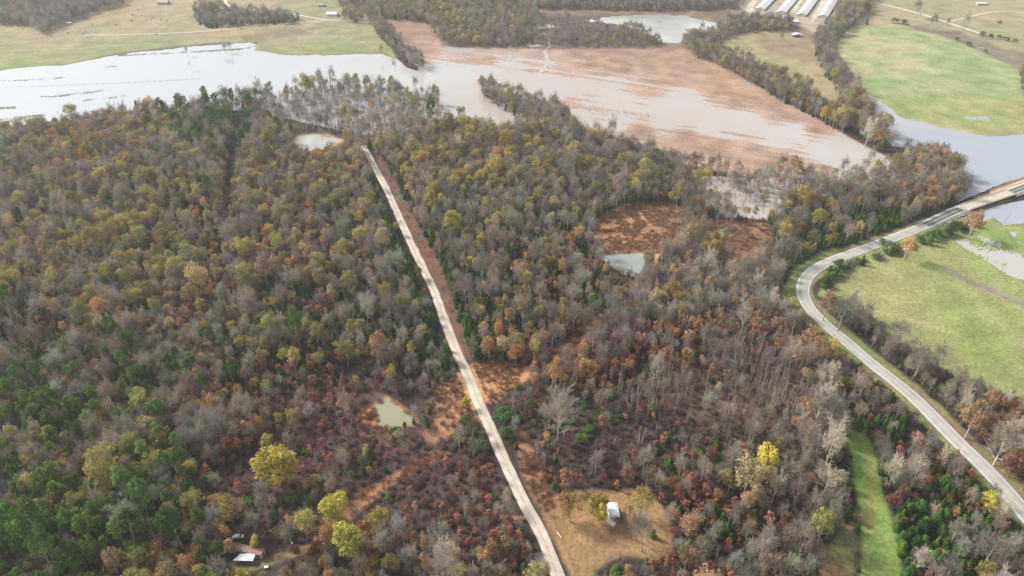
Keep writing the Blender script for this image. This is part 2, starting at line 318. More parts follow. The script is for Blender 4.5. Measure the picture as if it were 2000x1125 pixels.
# brushy ground left and right of the gravel road
brush = [(560, 780), (640, 735), (720, 718), (830, 735), (890, 725), (920, 780), (960, 880), (1010, 1000), (1030, 1060), (700, 1060), (640, 1020), (560, 1060), (470, 1000), (480, 880)]
m = pmask(brush, 20, 14); lerp(m, two((.046, .034, .034), (.10, .064, .056), .5 + 1.0 * n1))
lerp(m * sst(.1, .5, n3) * .6, (.10, .10, .05)); lerp(m * sst(.3, .6, n2) * .55, (.24, .125, .07))
m = pmask([(560, 255), (700, 265), (830, 260), (860, 280), (700, 300), (560, 300)], 6, 4); lerp(m * .6, (.14, .09, .07))
rf = two((.075, .052, .048), (.13, .085, .072), .5 + n1); m = pmask([(1280, 720), (1450, 690), (1600, 700), (1640, 840), (1560, 900), (1400, 830), (1290, 790)], 25, 15); lerp(m, rf)
# far valley floor behind and between the fields
m = pmask([(-400, -140), (2500, -140), (2500, 140), (1740, 290), (1640, 230), (1330, 95), (840, 95), (700, 40), (-400, 160)], 3, 3); lerp(m, two((.15, .11, .085), (.24, .18, .12), .5 + n1))
m = pmask(PASTURE, 3, 3); g = two((.30, .25, .15), (.20, .225, .11), .1 + 1.1 * n3 + .75 * sst(55, 110, PY)); lerp(m, g); field('pasture', m)
m2 = m * sst(75, 130, PY + 14 * n3) ; lerp(m2 * .75, two((.20, .25, .10), (.29, .23, .12), .4 + 1.3 * n2)); lerp(pmask([(470, 70), (505, 64), (560, 56), (640, 52), (600, 64), (520, 80), (480, 84)], 6, 6) * .6, (.13, .12, .08))
m = pmask(FARPAST, 3, 3); lerp(m, two((.33, .27, .17), (.24, .25, .13), .35 + 1.2 * n3)); field('pasture', m)
lerp(pmask([(1790, 60), (1880, 68), (1960, 95), (2040, 110), (2040, 150), (1980, 132), (1920, 105), (1860, 78)], 4, 4) * .7, (.16, .14, .10)); lerp(pmask([(1760, 48), (1880, 62), (1870, 76), (1800, 66)], 3, 4) * .7, (.17, .12, .10))
m = pmask(POULTRY_YARD, 4, 4); lerp(m, two((.30, .27, .19), (.38, .32, .24), .5 + n1)); field('farmyard', m)
for P in ([(1546, 20), (1570, -30), (1580, -30), (1556, 22)], [(1583, 45), (1590, 30), (1612, -10), (1622, -10), (1596, 30), (1588, 44)], [(1478, 26), (1455, 20), (1480, -20), (1490, -20), (1470, 18)]): lerp(pmask(P, 1.5, 1.5) * .8, (.55, .50, .42))
m = pmask(HAY, 4, 4); lerp(m, two((.32, .265, .16), (.22, .22, .10), .3 + .9 * n3 + .8 * n2)); lerp(m * pmask([(1480, 66), (1585, 80), (1600, 120), (1540, 115), (1490, 95)], 10, 8) * .6, (.22, .16, .11)); field('hay_field', m)
lerp(m * sst(.2, .5, n1) * .45, (.17, .125, .08))
m = pmask(MEADOW, 3, 3); lerp(m, two((.22, .29, .125), (.35, .335, .19), .5 + 1.5 * n3 + .7 * n2)); field('meadow', m)
lerp(m * sst(168, 215, PY) * .8, two((.20, .26, .08), (.30, .27, .12), .5 + 1.5 * n2)); lerp(m * pmask([(1712, 98), (1735, 93), (1758, 97), (1760, 105), (1735, 110), (1712, 106)], 5, 2) * .8, (.34, .31, .18))
m = pmask(STUBBLE, 3, 3); lerp(m, two((.34, .22, .147), (.24, .158, .113), .5 + 1.3 * n2)); field('stubble_field', m)
lerp(m * sst(120, 96, PY) * .6, (.27, .17, .13)); lerp(m * sst(-40, 10, PX - 1400) * sst(200, 150, PY) * .5, (.38, .24, .14))
lerp(lmask([(1075, 60), (1068, 95), (1080, 112), (1065, 140), (1030, 165), (1000, 180)], 7, 3, 4) * .6, (.15, .12, .09))
m = pmask([(1060, 30), (1250, 30), (1300, 90), (1100, 95), (1050, 90)], 6, 6); lerp(m, two((.075, .058, .058), (.14, .095, .08), .5 + n2))
m = pmask([(1640, 840), (1640, 840), (1640, 841)], 1, 0)
hw = dseg(PX, PY, HIGHWAY); hs_ = 11 + 9 * sst(380, 560, PY) + 6 * sst(560, 900, PY)
m = 1 - sst(.8, 1.15, hw / hs_ + .25 * n1); lerp(m, two((.17, .21, .075), (.24, .19, .10), .45 + 1.1 * n2)); field('verge', m)
m = m * 0 + pmask([(1700, 735), (1800, 790), (1900, 880), (2000, 980), (2100, 1100), (2140, 1100), (2010, 950), (1890, 850), (1800, 770), (1720, 715)], 5, 6); lerp(m, two((.19, .135, .085), (.22, .19, .095), .5 + n1)); field('verge', m)
m = pmask([(1520, 590), (1550, 525), (1600, 495), (1640, 480), (1640, 500), (1590, 530), (1566, 560), (1562, 590)], 5, 4); lerp(m, two((.15, .22, .07), (.20, .20, .08), .5 + n2)); field('verge', m)
m = pmask([(1835, 445), (1890, 408), (1940, 415), (2010, 428), (2010, 460), (1850, 462)], 3, 3); lerp(m, two((.19, .22, .08), (.23, .18, .11), .5 + n1)); field('verge', m)
m = pmask(RFIELD, 4, 3); lerp(m, two((.19, .255, .075), (.28, .27, .125), .2 + .9 * n3 + .35 * n2)); field('hayfield' if False else 'grass_field', m)
lerp(m * pmask([(1610, 575), (1630, 530), (1700, 510), (1760, 520), (1800, 600), (1860, 700), (1740, 640), (1640, 595)], 40, 20) * .75, two((.31, .27, .14), (.25, .25, .10), .5 + n2))
lerp(m * pmask([(1700, 640), (1800, 650), (1900, 690), (2000, 720), (2050, 800), (1900, 750), (1780, 690)], 30, 18) * .5, (.20, .19, .085))
lerp(m * lmask([(1840, 522), (1870, 540), (1905, 556), (1950, 575), (2010, 602), (2100, 640)], 4.5, 3, 5), two((.24, .21, .19), (.17, .15, .11), .5 + n1)); lerp(m * lmask([(1650, 590), (1710, 608), (1800, 632), (1870, 655)], 2.5, 2.5, 4) * .6, (.36, .31, .18))
m = pmask(RFIELD, 4, 3); lerp(m * sst(.55, .95, STR(1.2, 7.5)) * .28, (.27, .255, .12)); lerp(m * sst(.45, .7, n1) * .2, (.15, .15, .06))
for P in ([(1650, 560), (1760, 540), (1880, 530), (2000, 560)], [(1700, 510), (1800, 500), (1870, 500)], [(1640, 575), (1740, 590), (1860, 640), (2000, 700)], [(1900, 640), (2000, 655), (2100, 690)]):
    for o in (0, 5): lerp(m * lmask([(a, b_ + o) for a, b_ in P], .7, .7, 2) * .4, (.22, .18, .10))
mm_ = pmask(MEADOW, 3, 3); lerp(mm_ * sst(.5, .95, STR(.5, 13)) * .28, (.30, .31, .15)); lerp(mm_ * sst(.4, .7, n1) * .35, (.20, .19, .09))
for P in ([(1660, 80), (1740, 120), (1800, 190), (1830, 240)], [(1700, 60), (1780, 130), (1860, 230)], [(1660, 140), (1760, 150), (1900, 180), (2000, 215)]): lerp(mm_ * lmask(P, .8, .8, 2) * .5, (.33, .29, .17))
mp_ = pmask(PASTURE, 3, 3); lerp(mp_ * sst(.35, .65, n1) * .4, (.22, .19, .11)); lerp(mp_ * sst(.3, .6, n2) * .3, (.38, .33, .21))
for P in ([(300, 66), (330, 45), (320, 12)], [(560, 52), (600, 60), (700, 80), (750, 100)], [(0, 100), (150, 95), (300, 85)]): lerp(mp_ * lmask(P, .7, .7, 2) * .6, (.40, .35, .24))
m = pmask(STRIP, 7, 8); lerp(m, two((.17, .27, .06), (.22, .255, .08), .4 + 1.0 * n2)); field('grass_strip', m); lerp(m * pmask([(1688, 880), (1700, 880), (1706, 1040), (1692, 1040)], 8, 12) * .6, (.27, .18, .075))
m = pmask(STRIPO, 12, 10); lerp(m * .9, two((.27, .155, .075), (.16, .18, .07), .35 + n2)); field('grass_strip', m)
m = pmask(CLEAR, 7, 8); lerp(m, two((.34, .20, .10), (.27, .18, .09), .5 + 1.3 * n2)); lerp(m * sst(.2, .5, n1) * .5, (.23, .125, .085)); field('clearing', m)
m = pmask(CLEAR2, 5, 6); lerp(m, two((.47, .255, .135), (.38, .21, .11), .5 + n1)); field('clearing', m)
for ip, P in enumerate(ORANGE): m = pmask(P, 4 if ip in (3, 6) else 6, 4 if ip in (3, 6) else 9); lerp(m * .9, two((.37, .19, .095), (.24, .14, .09), .45 + 1.2 * n1))
lerp(pmask([(700, 815), (712, 802), (734, 796), (740, 815), (736, 830), (702, 832)], 3, 3), (.47, .23, .085)); lerp(pmask([(748, 783), (758, 776), (814, 817), (806, 820)], 2, 2), (.42, .18, .075))
m = pmask(MARSH, 5, 6); lerp(m, two((.37, .195, .105), (.28, .145, .085), .45 + .9 * n1)); lerp(m * pmask([(1290, 400), (1350, 415), (1370, 455), (1300, 470), (1270, 430)], 25, 12) * .5, (.16, .10, .065)); field('marsh', m)
m = pmask(MARSH2, 8, 8); lerp(m, two((.20, .10, .07), (.22, .15, .08), .5 + 1.4 * n2)); lerp(m * pmask([(1400, 445), (1425, 442), (1432, 465), (1408, 468)], 6, 4), (.17, .22, .09)); field('marsh', m)
m = pmask([(1340, 380), (1380, 395), (1420, 420), (1370, 430), (1345, 410)], 8, 8); lerp(m * .7, (.12, .085, .065))
m = pmask(ROW, 3, 4); lerp(m, two((.17, .085, .062), (.125, .07, .06), .5 + 1.3 * n1)); lerp(m * sst(.2, .5, n2) * .5, (.22, .11, .07)); lerp(m * sst(.25, .5, -n2) * .55, (.10, .095, .05)); lerp(m * sst(.35, .6, -n1) * .5, (.07, .045, .042))
lerp(pmask([(770, 375), (790, 380), (800, 400), (775, 400)], 5, 5) * .6, (.11, .15, .055))
m = lmask([tuple(p) for p in GRAVEL], 9, 4, 4) * sst(560, 700, PY); lerp(m * .75, two((.34, .22, .125), (.22, .14, .09), .5 + n1)); m = pmask([(893, 728), (903, 728), (922, 775), (930, 815), (920, 800), (906, 770)], 3, 3); lerp(m, (.50, .30, .15))
m = pmask([(1282, 498), (1288, 498), (1280, 530), (1271, 532)], 1.5, 1.5); lerp(m, (.48, .31, .18))
m = pmask([(1018, 1086), (1060, 1078), (1072, 1100), (1060, 1104), (1020, 1096)], 2, 2); lerp(m, (.26, .24, .23)); m = pmask([(1000, 1010), (1030, 1008), (1032, 1016), (1000, 1016)], 2, 2); lerp(m, (.36, .21, .14))
m = pmask([(440, 1100), (470, 1098), (560, 1080), (640, 1060), (655, 1066), (600, 1082), (560, 1095), (500, 1115), (470, 1135)], 4, 4); lerp(m * .8, two((.22, .16, .10), (.19, .18, .08), .5 + n2)); field('yard', m)
m = pmask([(1900, 386), (1930, 378), (2000, 356), (2200, 290), (2300, 290), (2300, 310), (2000, 372), (1930, 398)], 2, 1.5); lerp(m, two((.20, .215, .14), (.36, .31, .19), .4 + n1)); field('verge', m)
lerp(lmask([(1935, 377), (2000, 353), (2100, 318)], 2.5, 1.5, 1), (.46, .37, .24)); lerp(lmask([(1935, 373), (2000, 347), (2100, 312)], 2.5, 1.5, 3), (.19, .125, .085))
# pond rims
m = pmask([(570, 275), (590, 262), (640, 262), (672, 275), (650, 290), (610, 298), (582, 292)], 3, 3); lerp(m, (.46, .36, .23))
for P in (POND2, POND3): c = np.mean(P, 0); lerp(pmask([tuple(c + (np.array(q) - c) * 1.14) for q in P], 2.5, 3.5) * .75, two((.17, .12, .08), (.30, .19, .11), .5 + n1))

# flood level: the ground dips below the water sheet at z = 0 where it stands under water
wet = np.full(PX.shape, -1.0)
def upd(m, v): 
    global wet
    wet = wet * (1 - m) + np.asarray(v) * m
num = 0; den = 0
ca, sa = math.cos(R(-9)), math.sin(R(-9)); xx, yy = W(np.array([1050., 1650]), np.array([190., 290]))[:2]; ang = math.atan2(yy[1] - yy[0], xx[1] - xx[0])
sx = X * math.cos(ang) + Y * math.sin(ang); sy = -X * math.sin(ang) + Y * math.cos(ang)
streak = .7 * fbm(sx / 150, sy / 6, 31, 3) + .45 * fbm(sx / 60, sy / 2.6, 33, 3) + .12 * n1
for a, b, c in WET:
    k = 1 / (((PX - a) / 1.6) ** 2 + (PY - b) ** 2 + 60) ** 1.6; num = num + k * c; den = den + k
grit = rng.uniform(-1, 1, PX.shape); upd(pmask(STUBBLE, 3, 3), num / den - .02 + .95 * streak + .16 * grit); upd(pmask([(840, 150), (930, 178), (1015, 252), (960, 262), (890, 235), (850, 190)], 3, 2), .9)
lk = pmask(LAKE, 3, 4); ax, ay = W(np.array([0., 430]), np.array([171., 152]))[:2]; an2 = math.atan2(ay[1] - ay[0], ax[1] - ax[0])
lx = X * math.cos(an2) + Y * math.sin(an2); ly = -X * math.sin(an2) + Y * math.cos(an2)
upd(lk * (1 - pmask(STUBBLE, 2, 2)), .9 + .25 * fbm(lx / 90, ly / 9, 41, 3))
for P, wd in (([(-60, 161), (60, 156), (128, 151)], 1.6), ([(75, 190), (120, 187), (160, 182), (215, 174)], 2.4), ([(160, 196), (200, 193), (250, 187)], 2.2), ([(-60, 214), (30, 210)], 3), ([(365, 141), (400, 140)], 1), ([(200, 131), (230, 129)], 1), ([(0, 238), (40, 232), (85, 228)], 6),
              ([(232, 108), (330, 104), (400, 100), (480, 95), (500, 90)], 2.2), ([(640, 176), (690, 172)], 2.4), ([(650, 190), (730, 184)], 2.4), ([(600, 205), (660, 197)], 2), ([(780, 185), (790, 180)], 3), ([(560, 192), (580, 182)], 3)):
    lm = lmask(P, wd, 1.3, 1.5); upd(lm * .95, -.12 + .8 * n2 + .35 * grit); lerp(lm * .8, (.20, .19, .12))
upd(pmask(RLAKE, 4, 5), .9); m = pmask(MEADOW, 3, 3)
upd(m * sst(178, 225, PY) * (1 - pmask(RLAKE, 3, 3)), num * 0 - 1.06 + .75 * sst(170, 250, PY) + .95 * fbm(X / 30, Y / 16, 51, 4) + .2 * grit)
upd(pmask([(1685, 170), (1705, 185), (1740, 205), (1770, 235), (1730, 235), (1700, 210)], 10, 8), .25 + .7 * n3 + .5 * n2)
upd(pmask(WOODWATER, 4, 6), .75 + .55 * n1 + .3 * n3 + .2 * grit); upd(pmask(BRPOOL, 3, 3), .9)
upd(pmask(RPOOL, 6, 6) * .97, .30 + .85 * n2 + .5 * n1 + .3 * grit); upd(pmask([(1965, 450), (1985, 452), (1998, 480), (1985, 478)], 4, 4), .4 + n2)
upd(lmask([(1058, 62), (1072, 75), (1074, 90), (1062, 100), (1070, 118), (1062, 135), (1040, 155), (1000, 180)], 2.0, 1.2, 3) * .95, .5 + .9 * n2)
upd(pmask([(1020, 52), (1060, 48), (1110, 50), (1120, 54), (1060, 58), (1030, 62)], 3, 5), .1 + 1.0 * n2); upd(pmask([(1015, 66), (1040, 70), (1060, 92), (1035, 95), (1020, 80)], 4, 5), -.1 + 1.1 * n2)
upd(pmask(OXBOW, 3, 4), .9 - .6 * sst(1250, 1180, PX) + .9 * n2 * sst(1260, 1180, PX)); upd(pmask([(1335, 58), (1360, 54), (1368, 60), (1345, 64)], 2, 2), -.4)
sil = pmask(STUBBLE, 2, 2) * sst(-.95, -.05, wet) * (1 - sst(.0, .1, wet)); lerp(sil * .6, (.41, .31, .26))
flat = (np.abs(Z0) < .6) & ((PX > 0) | (PY < 262))
Zw = np.where(wet > 0, -.15 - .5 * wet, .12 - .35 * wet.clip(-1, 0) * .8) - np.where(np.abs(wet) < .25, 0, 0)
Zw = -wet * .45 + .02
hollow = sst(-1, -.6, wet)
Z = Z0 + np.where(wet > -.999, Zw * hollow + .44 * (1 - hollow), .44)
BUMPY = .06 * n1
Z = Z + BUMPY * sst(-.2, -.8, wet)
PONDS = [('pond', POND1, (.33, .335, .31), (.41, .41, .385), 'pale'), ('pond', POND2, (.25, .29, .265), (.31, .345, .32), 'teal'), ('pond', POND3, (.25, .25, .155), (.30, .295, .20), 'green')]
PLEV = []
for nm, P, *_ in PONDS:
    c = np.mean(P, 0); zc = float(W(c[0], c[1])[2]) + .44; m = pmask(P, 1.6, 2.6); out = pmask([tuple(c + (np.array(q) - c) * 1.25) for q in P], 6, 2)
    Z = Z * (1 - out) + (zc + .15) * out; Z = Z * (1 - m) + (zc - .8) * m; PLEV.append(zc)
GM = ground_mat()
idx = np.arange(NR * NC).reshape(NR, NC)
quads = np.stack([idx[1:, :-1], idx[1:, 1:], idx[:-1, 1:], idx[:-1, :-1]], -1).reshape(-1, 4)
vc = CLS.reshape(-1)[quads[:, 0]]; V3 = np.stack([X, Y, Z], -1).reshape(-1, 3); C3 = np.clip(COLR, .01, .8).reshape(-1, 3)

def np_mesh(name, v, q, mat, col=None, smooth=True):
    me = bpy.data.meshes.new(name); me.vertices.add(len(v)); me.vertices.foreach_set('co', np.ascontiguousarray(v, np.float32).ravel())
    me.loops.add(q.size); me.loops.foreach_set('vertex_index', q.astype(np.int32).ravel())
    me.polygons.add(len(q)); me.polygons.foreach_set('loop_start', np.arange(0, q.size, 4, dtype=np.int32)); 
    if col is not None:
        a = me.color_attributes.new('Col', 'FLOAT_COLOR', 'POINT'); a.data.foreach_set('color', np.concatenate([col, np.ones((len(col), 1))], 1).astype(np.float32).ravel())
    me.materials.append(mat); me.update(calc_edges=True)
    if smooth: me.polygons.foreach_set('use_smooth', np.ones(len(q), bool))
    o = bpy.data.objects.new(name, me); COL.objects.link(o); return o

GLAB = {'ground': 'leaf litter and brush covered valley ground under the autumn woods', 'pasture': 'pale cropped cattle pasture above the flood water', 'farmyard': 'bare pale yard round the long white poultry houses', 'hay_field': 'tan hay field enclosed by two hedgerows',
        'meadow': 'large pale green meadow running down into flood water', 'stubble_field': 'orange brown crop field streaked with white flood water', 'verge': 'mown grass verge beside the curving highway', 'grass_field': 'green and tan grass field inside the highway curve',
        'grass_strip': 'bright green mown strip between dark woods', 'clearing': 'tan and orange grass clearing beside the gravel road', 'marsh': 'rust orange marsh with tall dead grass beside a pond', 'yard': 'trodden yard beside the rusty roofed trailer'}
for k, nm in enumerate(NAMES):
    q = quads[vc == k]
    if not len(q): continue
    u, inv = np.unique(q, return_inverse=True); tag(np_mesh(nm, V3[u], inv.reshape(-1, 4), GM, C3[u]), GLAB.get(nm), None, None, 'structure')
# the land beyond the mapped sheet, out to the horizon
gm2 = noise_mat('far_land', (.10, .085, .06), (.20, .19, .10), .012, .95, bump=0)
b = MB(); s = 9000; b.add([(-s, -3000, -3.0), (s, -3000, -3.0), (s, s * 1.6, -3.0), (-s, s * 1.6, -3.0)], [(0, 1, 2, 3)]); tag(b.build('terrain', gm2), 'far land reaching to the horizon', None, None, 'structure')

# ------------------------------------------------------------------ water
def poly_sheet(name, P, z, mat, label, grow=1.0, dn=6):
    c = np.mean(P, 0); P = [tuple(c + (np.array(q) - c) * grow) for q in P]
    x, y = Wz(np.array([p[0] for p in P]), np.array([p[1] for p in P]), z); me = bpy.data.meshes.new(name); me.from_pydata([(a, b_, z) for a, b_ in zip(x, y)], [], [tuple(range(len(P)))])
    me.materials.append(mat); me.update(); o = bpy.data.objects.new(name, me); COL.objects.link(o)
    if me.polygons[0].normal.z < 0: me.flip_normals()
    return tag(o, label, None, None, 'structure')
MUD = water_mat('muddy_sky_water', (.47, .42, .39), (.49, .48, .48), .06, [(-420, (.37, .395, .42)), (-170, (.405, .41, .41)), (10, (.385, .345, .31)), (190, (.41, .37, .34)), (330, (.42, .40, .385)), (430, (.32, .355, .41))]);  # mud colour; whitish and bluish stops put sky reflection into the base colour
poly_sheet('flood_water', [(-300, 90), (180, 98), (480, 70), (520, 80), (560, 100), (740, 98), (790, 88), (1045, 40), (1120, 44), (1120, 88), (1330, 86), (1430, 130), (1620, 232), (1690, 160), (1720, 160), (1850, 190), (2100, 210), (2300, 240), (2300, 345), (2000, 352), (1930, 378), (1880, 405), (1760, 345), (1640, 380), (1545, 385), (1535, 425), (1500, 440), (1370, 428), (1340, 345), (1130, 280), (1000, 262), (850, 272), (700, 275), (480, 232), (300, 246), (-300, 262)], 0.0, MUD, 'pale muddy flood water over fields and low woods')
poly_sheet('flood_water', [(1850, 470), (1885, 450), (1965, 444), (2000, 450), (2300, 540), (2300, 620), (1970, 550), (1900, 505)], 0.0, MUD, 'shallow flood pool on the green field')
poly_sheet('flood_water', [(1860, 442), (1890, 418), (1960, 392), (2000, 380), (2300, 310), (2300, 420), (2000, 446)], 0.003, MUD, 'muddy creek water below the road bridge')
OX = water_mat('oxbow_water', (.30, .31, .275), (.48, .495, .50), .03)  # greenish tree and white sky reflections put into the base colour
poly_sheet('oxbow_lake', [(1130, 26), (1190, 24), (1250, 22), (1340, 22), (1420, 42), (1420, 58), (1375, 68), (1340, 72), (1335, 90), (1285, 90), (1255, 70), (1200, 58), (1130, 54)], 0.004, OX, 'still oxbow lake mirroring the white sky')
for (nm, P, c0, c1, d), zc in zip(PONDS, PLEV):
    poly_sheet(nm, P, zc, water_mat('pond_' + d, c0, c1, .1), {'pale': 'pale pond with a sandy rim at the road end', 'teal': 'blue green pond below the orange marsh', 'green': 'triangular grey green pond with orange clay bank'}[d], 1.12)

# ------------------------------------------------------------------ roads
def groundz(x, y): 
    return H(x, y) + .44
def smooth_world(P, n=6, lift=.0):
    S = spline(P, n); x, y, z = W(np.array([p[0] for p in S]), np.array([p[1] for p in S]))
    pts = np.stack([x, y, z + .44 + lift], -1)
    for _ in range(10): pts[1:-1] = .25 * pts[:-2] + .5 * pts[1:-1] + .25 * pts[2:]
    return pts
def normals2(p):
    d = np.gradient(p[:, :2], axis=0); d /= np.linalg.norm(d, axis=1)[:, None]; return np.stack([-d[:, 1], d[:, 0]], -1)
def resample(p, step):
    s = np.concatenate([[0], np.cumsum(np.linalg.norm(np.diff(p, axis=0), axis=1))]); t = np.arange(0, s[-1], step); return np.stack([np.interp(t, s, p[:, i]) for i in range(3)], -1)
def ribbon_obj(name, p, offs, mat, label, jitter=0, sag=None, kind='structure'):
    n = normals2(p); k = len(offs); v = []
    for i in range(len(p)):
        for j, o in enumerate(offs):
            e = (jitter * fbm(i * .35 + j * 9, j * 3.3, 77, 2)) if (jitter and j in (0, k - 1)) else 0
            v.append((p[i, 0] + n[i, 0] * (o + e), p[i, 1] + n[i, 1] * (o + e), p[i, 2] + (sag[j] if sag else 0)))
    q = np.array([(i * k + j, i * k + j + 1, (i + 1) * k + j + 1, (i + 1) * k + j) for i in range(len(p) - 1) for j in range(k - 1)])
    v = np.array(v); a = v[q[0]]; 
    if np.cross(a[1] - a[0], a[2] - a[0])[2] < 0: q = q[:, ::-1]
    return tag(np_mesh(name, v, q, mat), label, None, None, kind)
GRAV = noise_mat('pale_gravel', (.43, .375, .30), (.62, .555, .465), .18, .95, detail=8)
gp = resample(smooth_world(GRAVEL), 2.0)
ribbon_obj('gravel_road', gp, [-3.1, -2.4, -1.1, 0, 1.1, 2.4, 3.1], GRAV, 'straight pale gravel road running through the autumn woods', .55, [-.12, .10, .14, .17, .14, .10, -.12])
# hump of worn earth down the middle of the gravel road and its wheel tracks
TRK = noise_mat('worn_gravel', (.36, .31, .24), (.50, .44, .36), .5, .95)
ribbon_obj('gravel_road', gp + np.array([0, 0, .06]), [-.45, 0, .45], TRK, 'faint darker crown along the gravel road', .5, [.12, .12, .12])
b_ = resample(smooth_world([(1010, 1012), (1030, 1012), (1036, 1012)]), 1.0)
ASPH = noise_mat('worn_asphalt', (.31, .31, .305), (.43, .425, .415), .13, .9, detail=8)
NEWA = noise_mat('dark_asphalt', (.10, .105, .115), (.14, .145, .155), .5, .9)
WHITE = noise_mat('road_paint_white', (.72, .72, .70), (.82, .82, .80), 1., .7); YEL = noise_mat('road_paint_yellow', (.62, .47, .16), (.70, .55, .22), 1., .7)
hp = resample(smooth_world(HIGHWAY), 2.0)
ppx, ppy, _ = proj(hp[:, 0], hp[:, 1], hp[:, 2])
# the road climbs to the bridge deck
rise = 2.2 * sst(1790, 1885, ppx) * (ppy < 470); hp[:, 2] += rise
BRI = (ppx > 1881) & (ppx < 1971) & (ppy < 470)
NB = ~BRI
SAG = [-1.2, -.25, .10, .14, .18, .14, .10, -.25, -1.2]
cuts = np.where(np.diff(BRI.astype(int)) != 0)[0]
segs = [hp[:cuts[0] + 2], hp[cuts[1]:]] if len(cuts) == 2 else [hp]
for i, s in enumerate(segs): ribbon_obj('highway', s, [-6.5, -4.6, -4.2, -1.8, 0, 1.8, 4.2, 4.6, 6.5], ASPH, ['grey two lane highway beyond the bridge', 'grey two lane highway curving round the grass field'][i if len(segs) == 2 else 1], .3, SAG)
for i, s in enumerate(segs):
    for o in (-3.5, 3.5): ribbon_obj('edge_line', s + np.array([0, 0, .16]), [o - .17, o + .17], WHITE, 'white painted edge line along the highway')
    ribbon_obj('center_line', s + np.array([0, 0, .24]), [-.28, -.08], YEL, 'yellow painted centre line of the highway'); ribbon_obj('center_line', s + np.array([0, 0, .24]), [.08, .28], YEL, 'yellow painted centre line of the highway')
for a, c in ((1806, 1876), (1968, 2160)):
    k = (ppx > a) & (ppx < c) & (ppy < 470) & NB; s = hp[k]
    for lo, hi in ((-3.1, -.35), (.35, 3.1)): ribbon_obj('asphalt_patch', s + np.array([0, 0, .19]), [lo, hi], NEWA, 'dark new asphalt lane surface near the bridge')
DIRT = noise_mat('farm_track_dirt', (.48, .44, .37), (.62, .57, .49), .3, .95)
for nm, P, wd, lb in (('farm_track', [(446, -40), (440, 0), (444, 12), (480, 18), (540, 24), (600, 33), (640, 40), (668, 40)], 2.2, 'pale farm track leading to the white barn'), ('farm_track', [(165, 69.5), (215, 68.5), (300, 67), (400, 62), (470, 55), (560, 46), (640, 41)], 1.5, 'thin track along the foot of the pasture hill'),
                      ('farm_track', [(1660, -20), (1688, 2), (1730, 10), (1800, 28), (1850, 45), (1918, 67)], 3.0, 'pale gravel track crossing the far pasture'), ('farm_track', [(1850, 42), (1890, 35), (1935, 23), (1980, 24), (2060, 30)], 2.0, 'narrow branch track in the far pasture'),
                      ('farm_track', [(1420, -20), (1436, 4), (1452, 16), (1472, 26), (1530, 38)], 2.0, 'pale track in front of the poultry houses'), ('farm_track', [(760, -10), (735, 6), (705, 12), (690, 20)], 2.0, 'pale track behind the small wood')):
    ribbon_obj(nm, resample(smooth_world(P, 6, .12), 4.0), [-wd, -wd * .4, wd * .4, wd], DIRT, lb, .6)

# ------------------------------------------------------------------ bridge, buildings, vehicles, furniture
def lc(c): return tuple(c)
CONC = noise_mat('tan_concrete', (.43, .375, .315), (.54, .48, .41), .4, .9); DARKC = noise_mat('bridge_steel', (.12, .10, .09), (.17, .14, .12), 1, .8)
if BRI.any():
    s = hp[BRI]; c0 = s[0]; c1 = s[-1]; L = np.linalg.norm(c1[:2] - c0[:2]) + 3; mid = (c0 + c1) / 2; rz = math.atan2(c1[1] - c0[1], c1[0] - c0[0]); zt = max(c0[2], c1[2]) + .15
    br = tag(empty('road_bridge', (mid[0], mid[1], -.2), rz), 'tan concrete road bridge carrying the highway over the flooded creek', 'bridge'); zt -= -.2
    b = MB(); b.box(-L / 2, L / 2, -4.6, 4.6, zt - .9, zt); b.build('deck', CONC, br)
    for sg in (-1, 1):
        b = MB(); b.box(-L / 2, L / 2, sg * 4.4 - .15, sg * 4.4 + .15, zt + .55, zt + .9); b.build('rail', CONC, br)
        b = MB(); b.box(-L / 2, L / 2, sg * 4.75 - .12, sg * 4.75 + .12, zt - 1.5, zt - .3); b.build('girder', DARKC, br)
        k = int(L // 3)
        for i in range(k + 1): 
            x = -L / 2 + .3 + i * (L - .6) / k; b = MB(); b.box(x - .14, x + .14, sg * 4.4 - .12, sg * 4.4 + .12, zt, zt + .55); b.build('rail_post', CONC, br)
    for i in (-1, 0, 1):
        b = MB(); b.box(i * L * .27 - .5, i * L * .27 + .5, -4.2, 4.2, -1.2, zt - .9); b.build('pier', CONC, br)
    for i in (-1, 1):
        b = MB(); b.box(min(i * L / 2, i * (L / 2 + 3)), max(i * L / 2, i * (L / 2 + 3)), -5, 5, -1.5, zt - .25); b.build('abutment', CONC, br)
    for o in (-3.5, 3.5):
        b = MB(); b.box(-L / 2, L / 2, o - .15, o + .15, zt + .005, zt + .02); b.build('edge_line', WHITE, br)

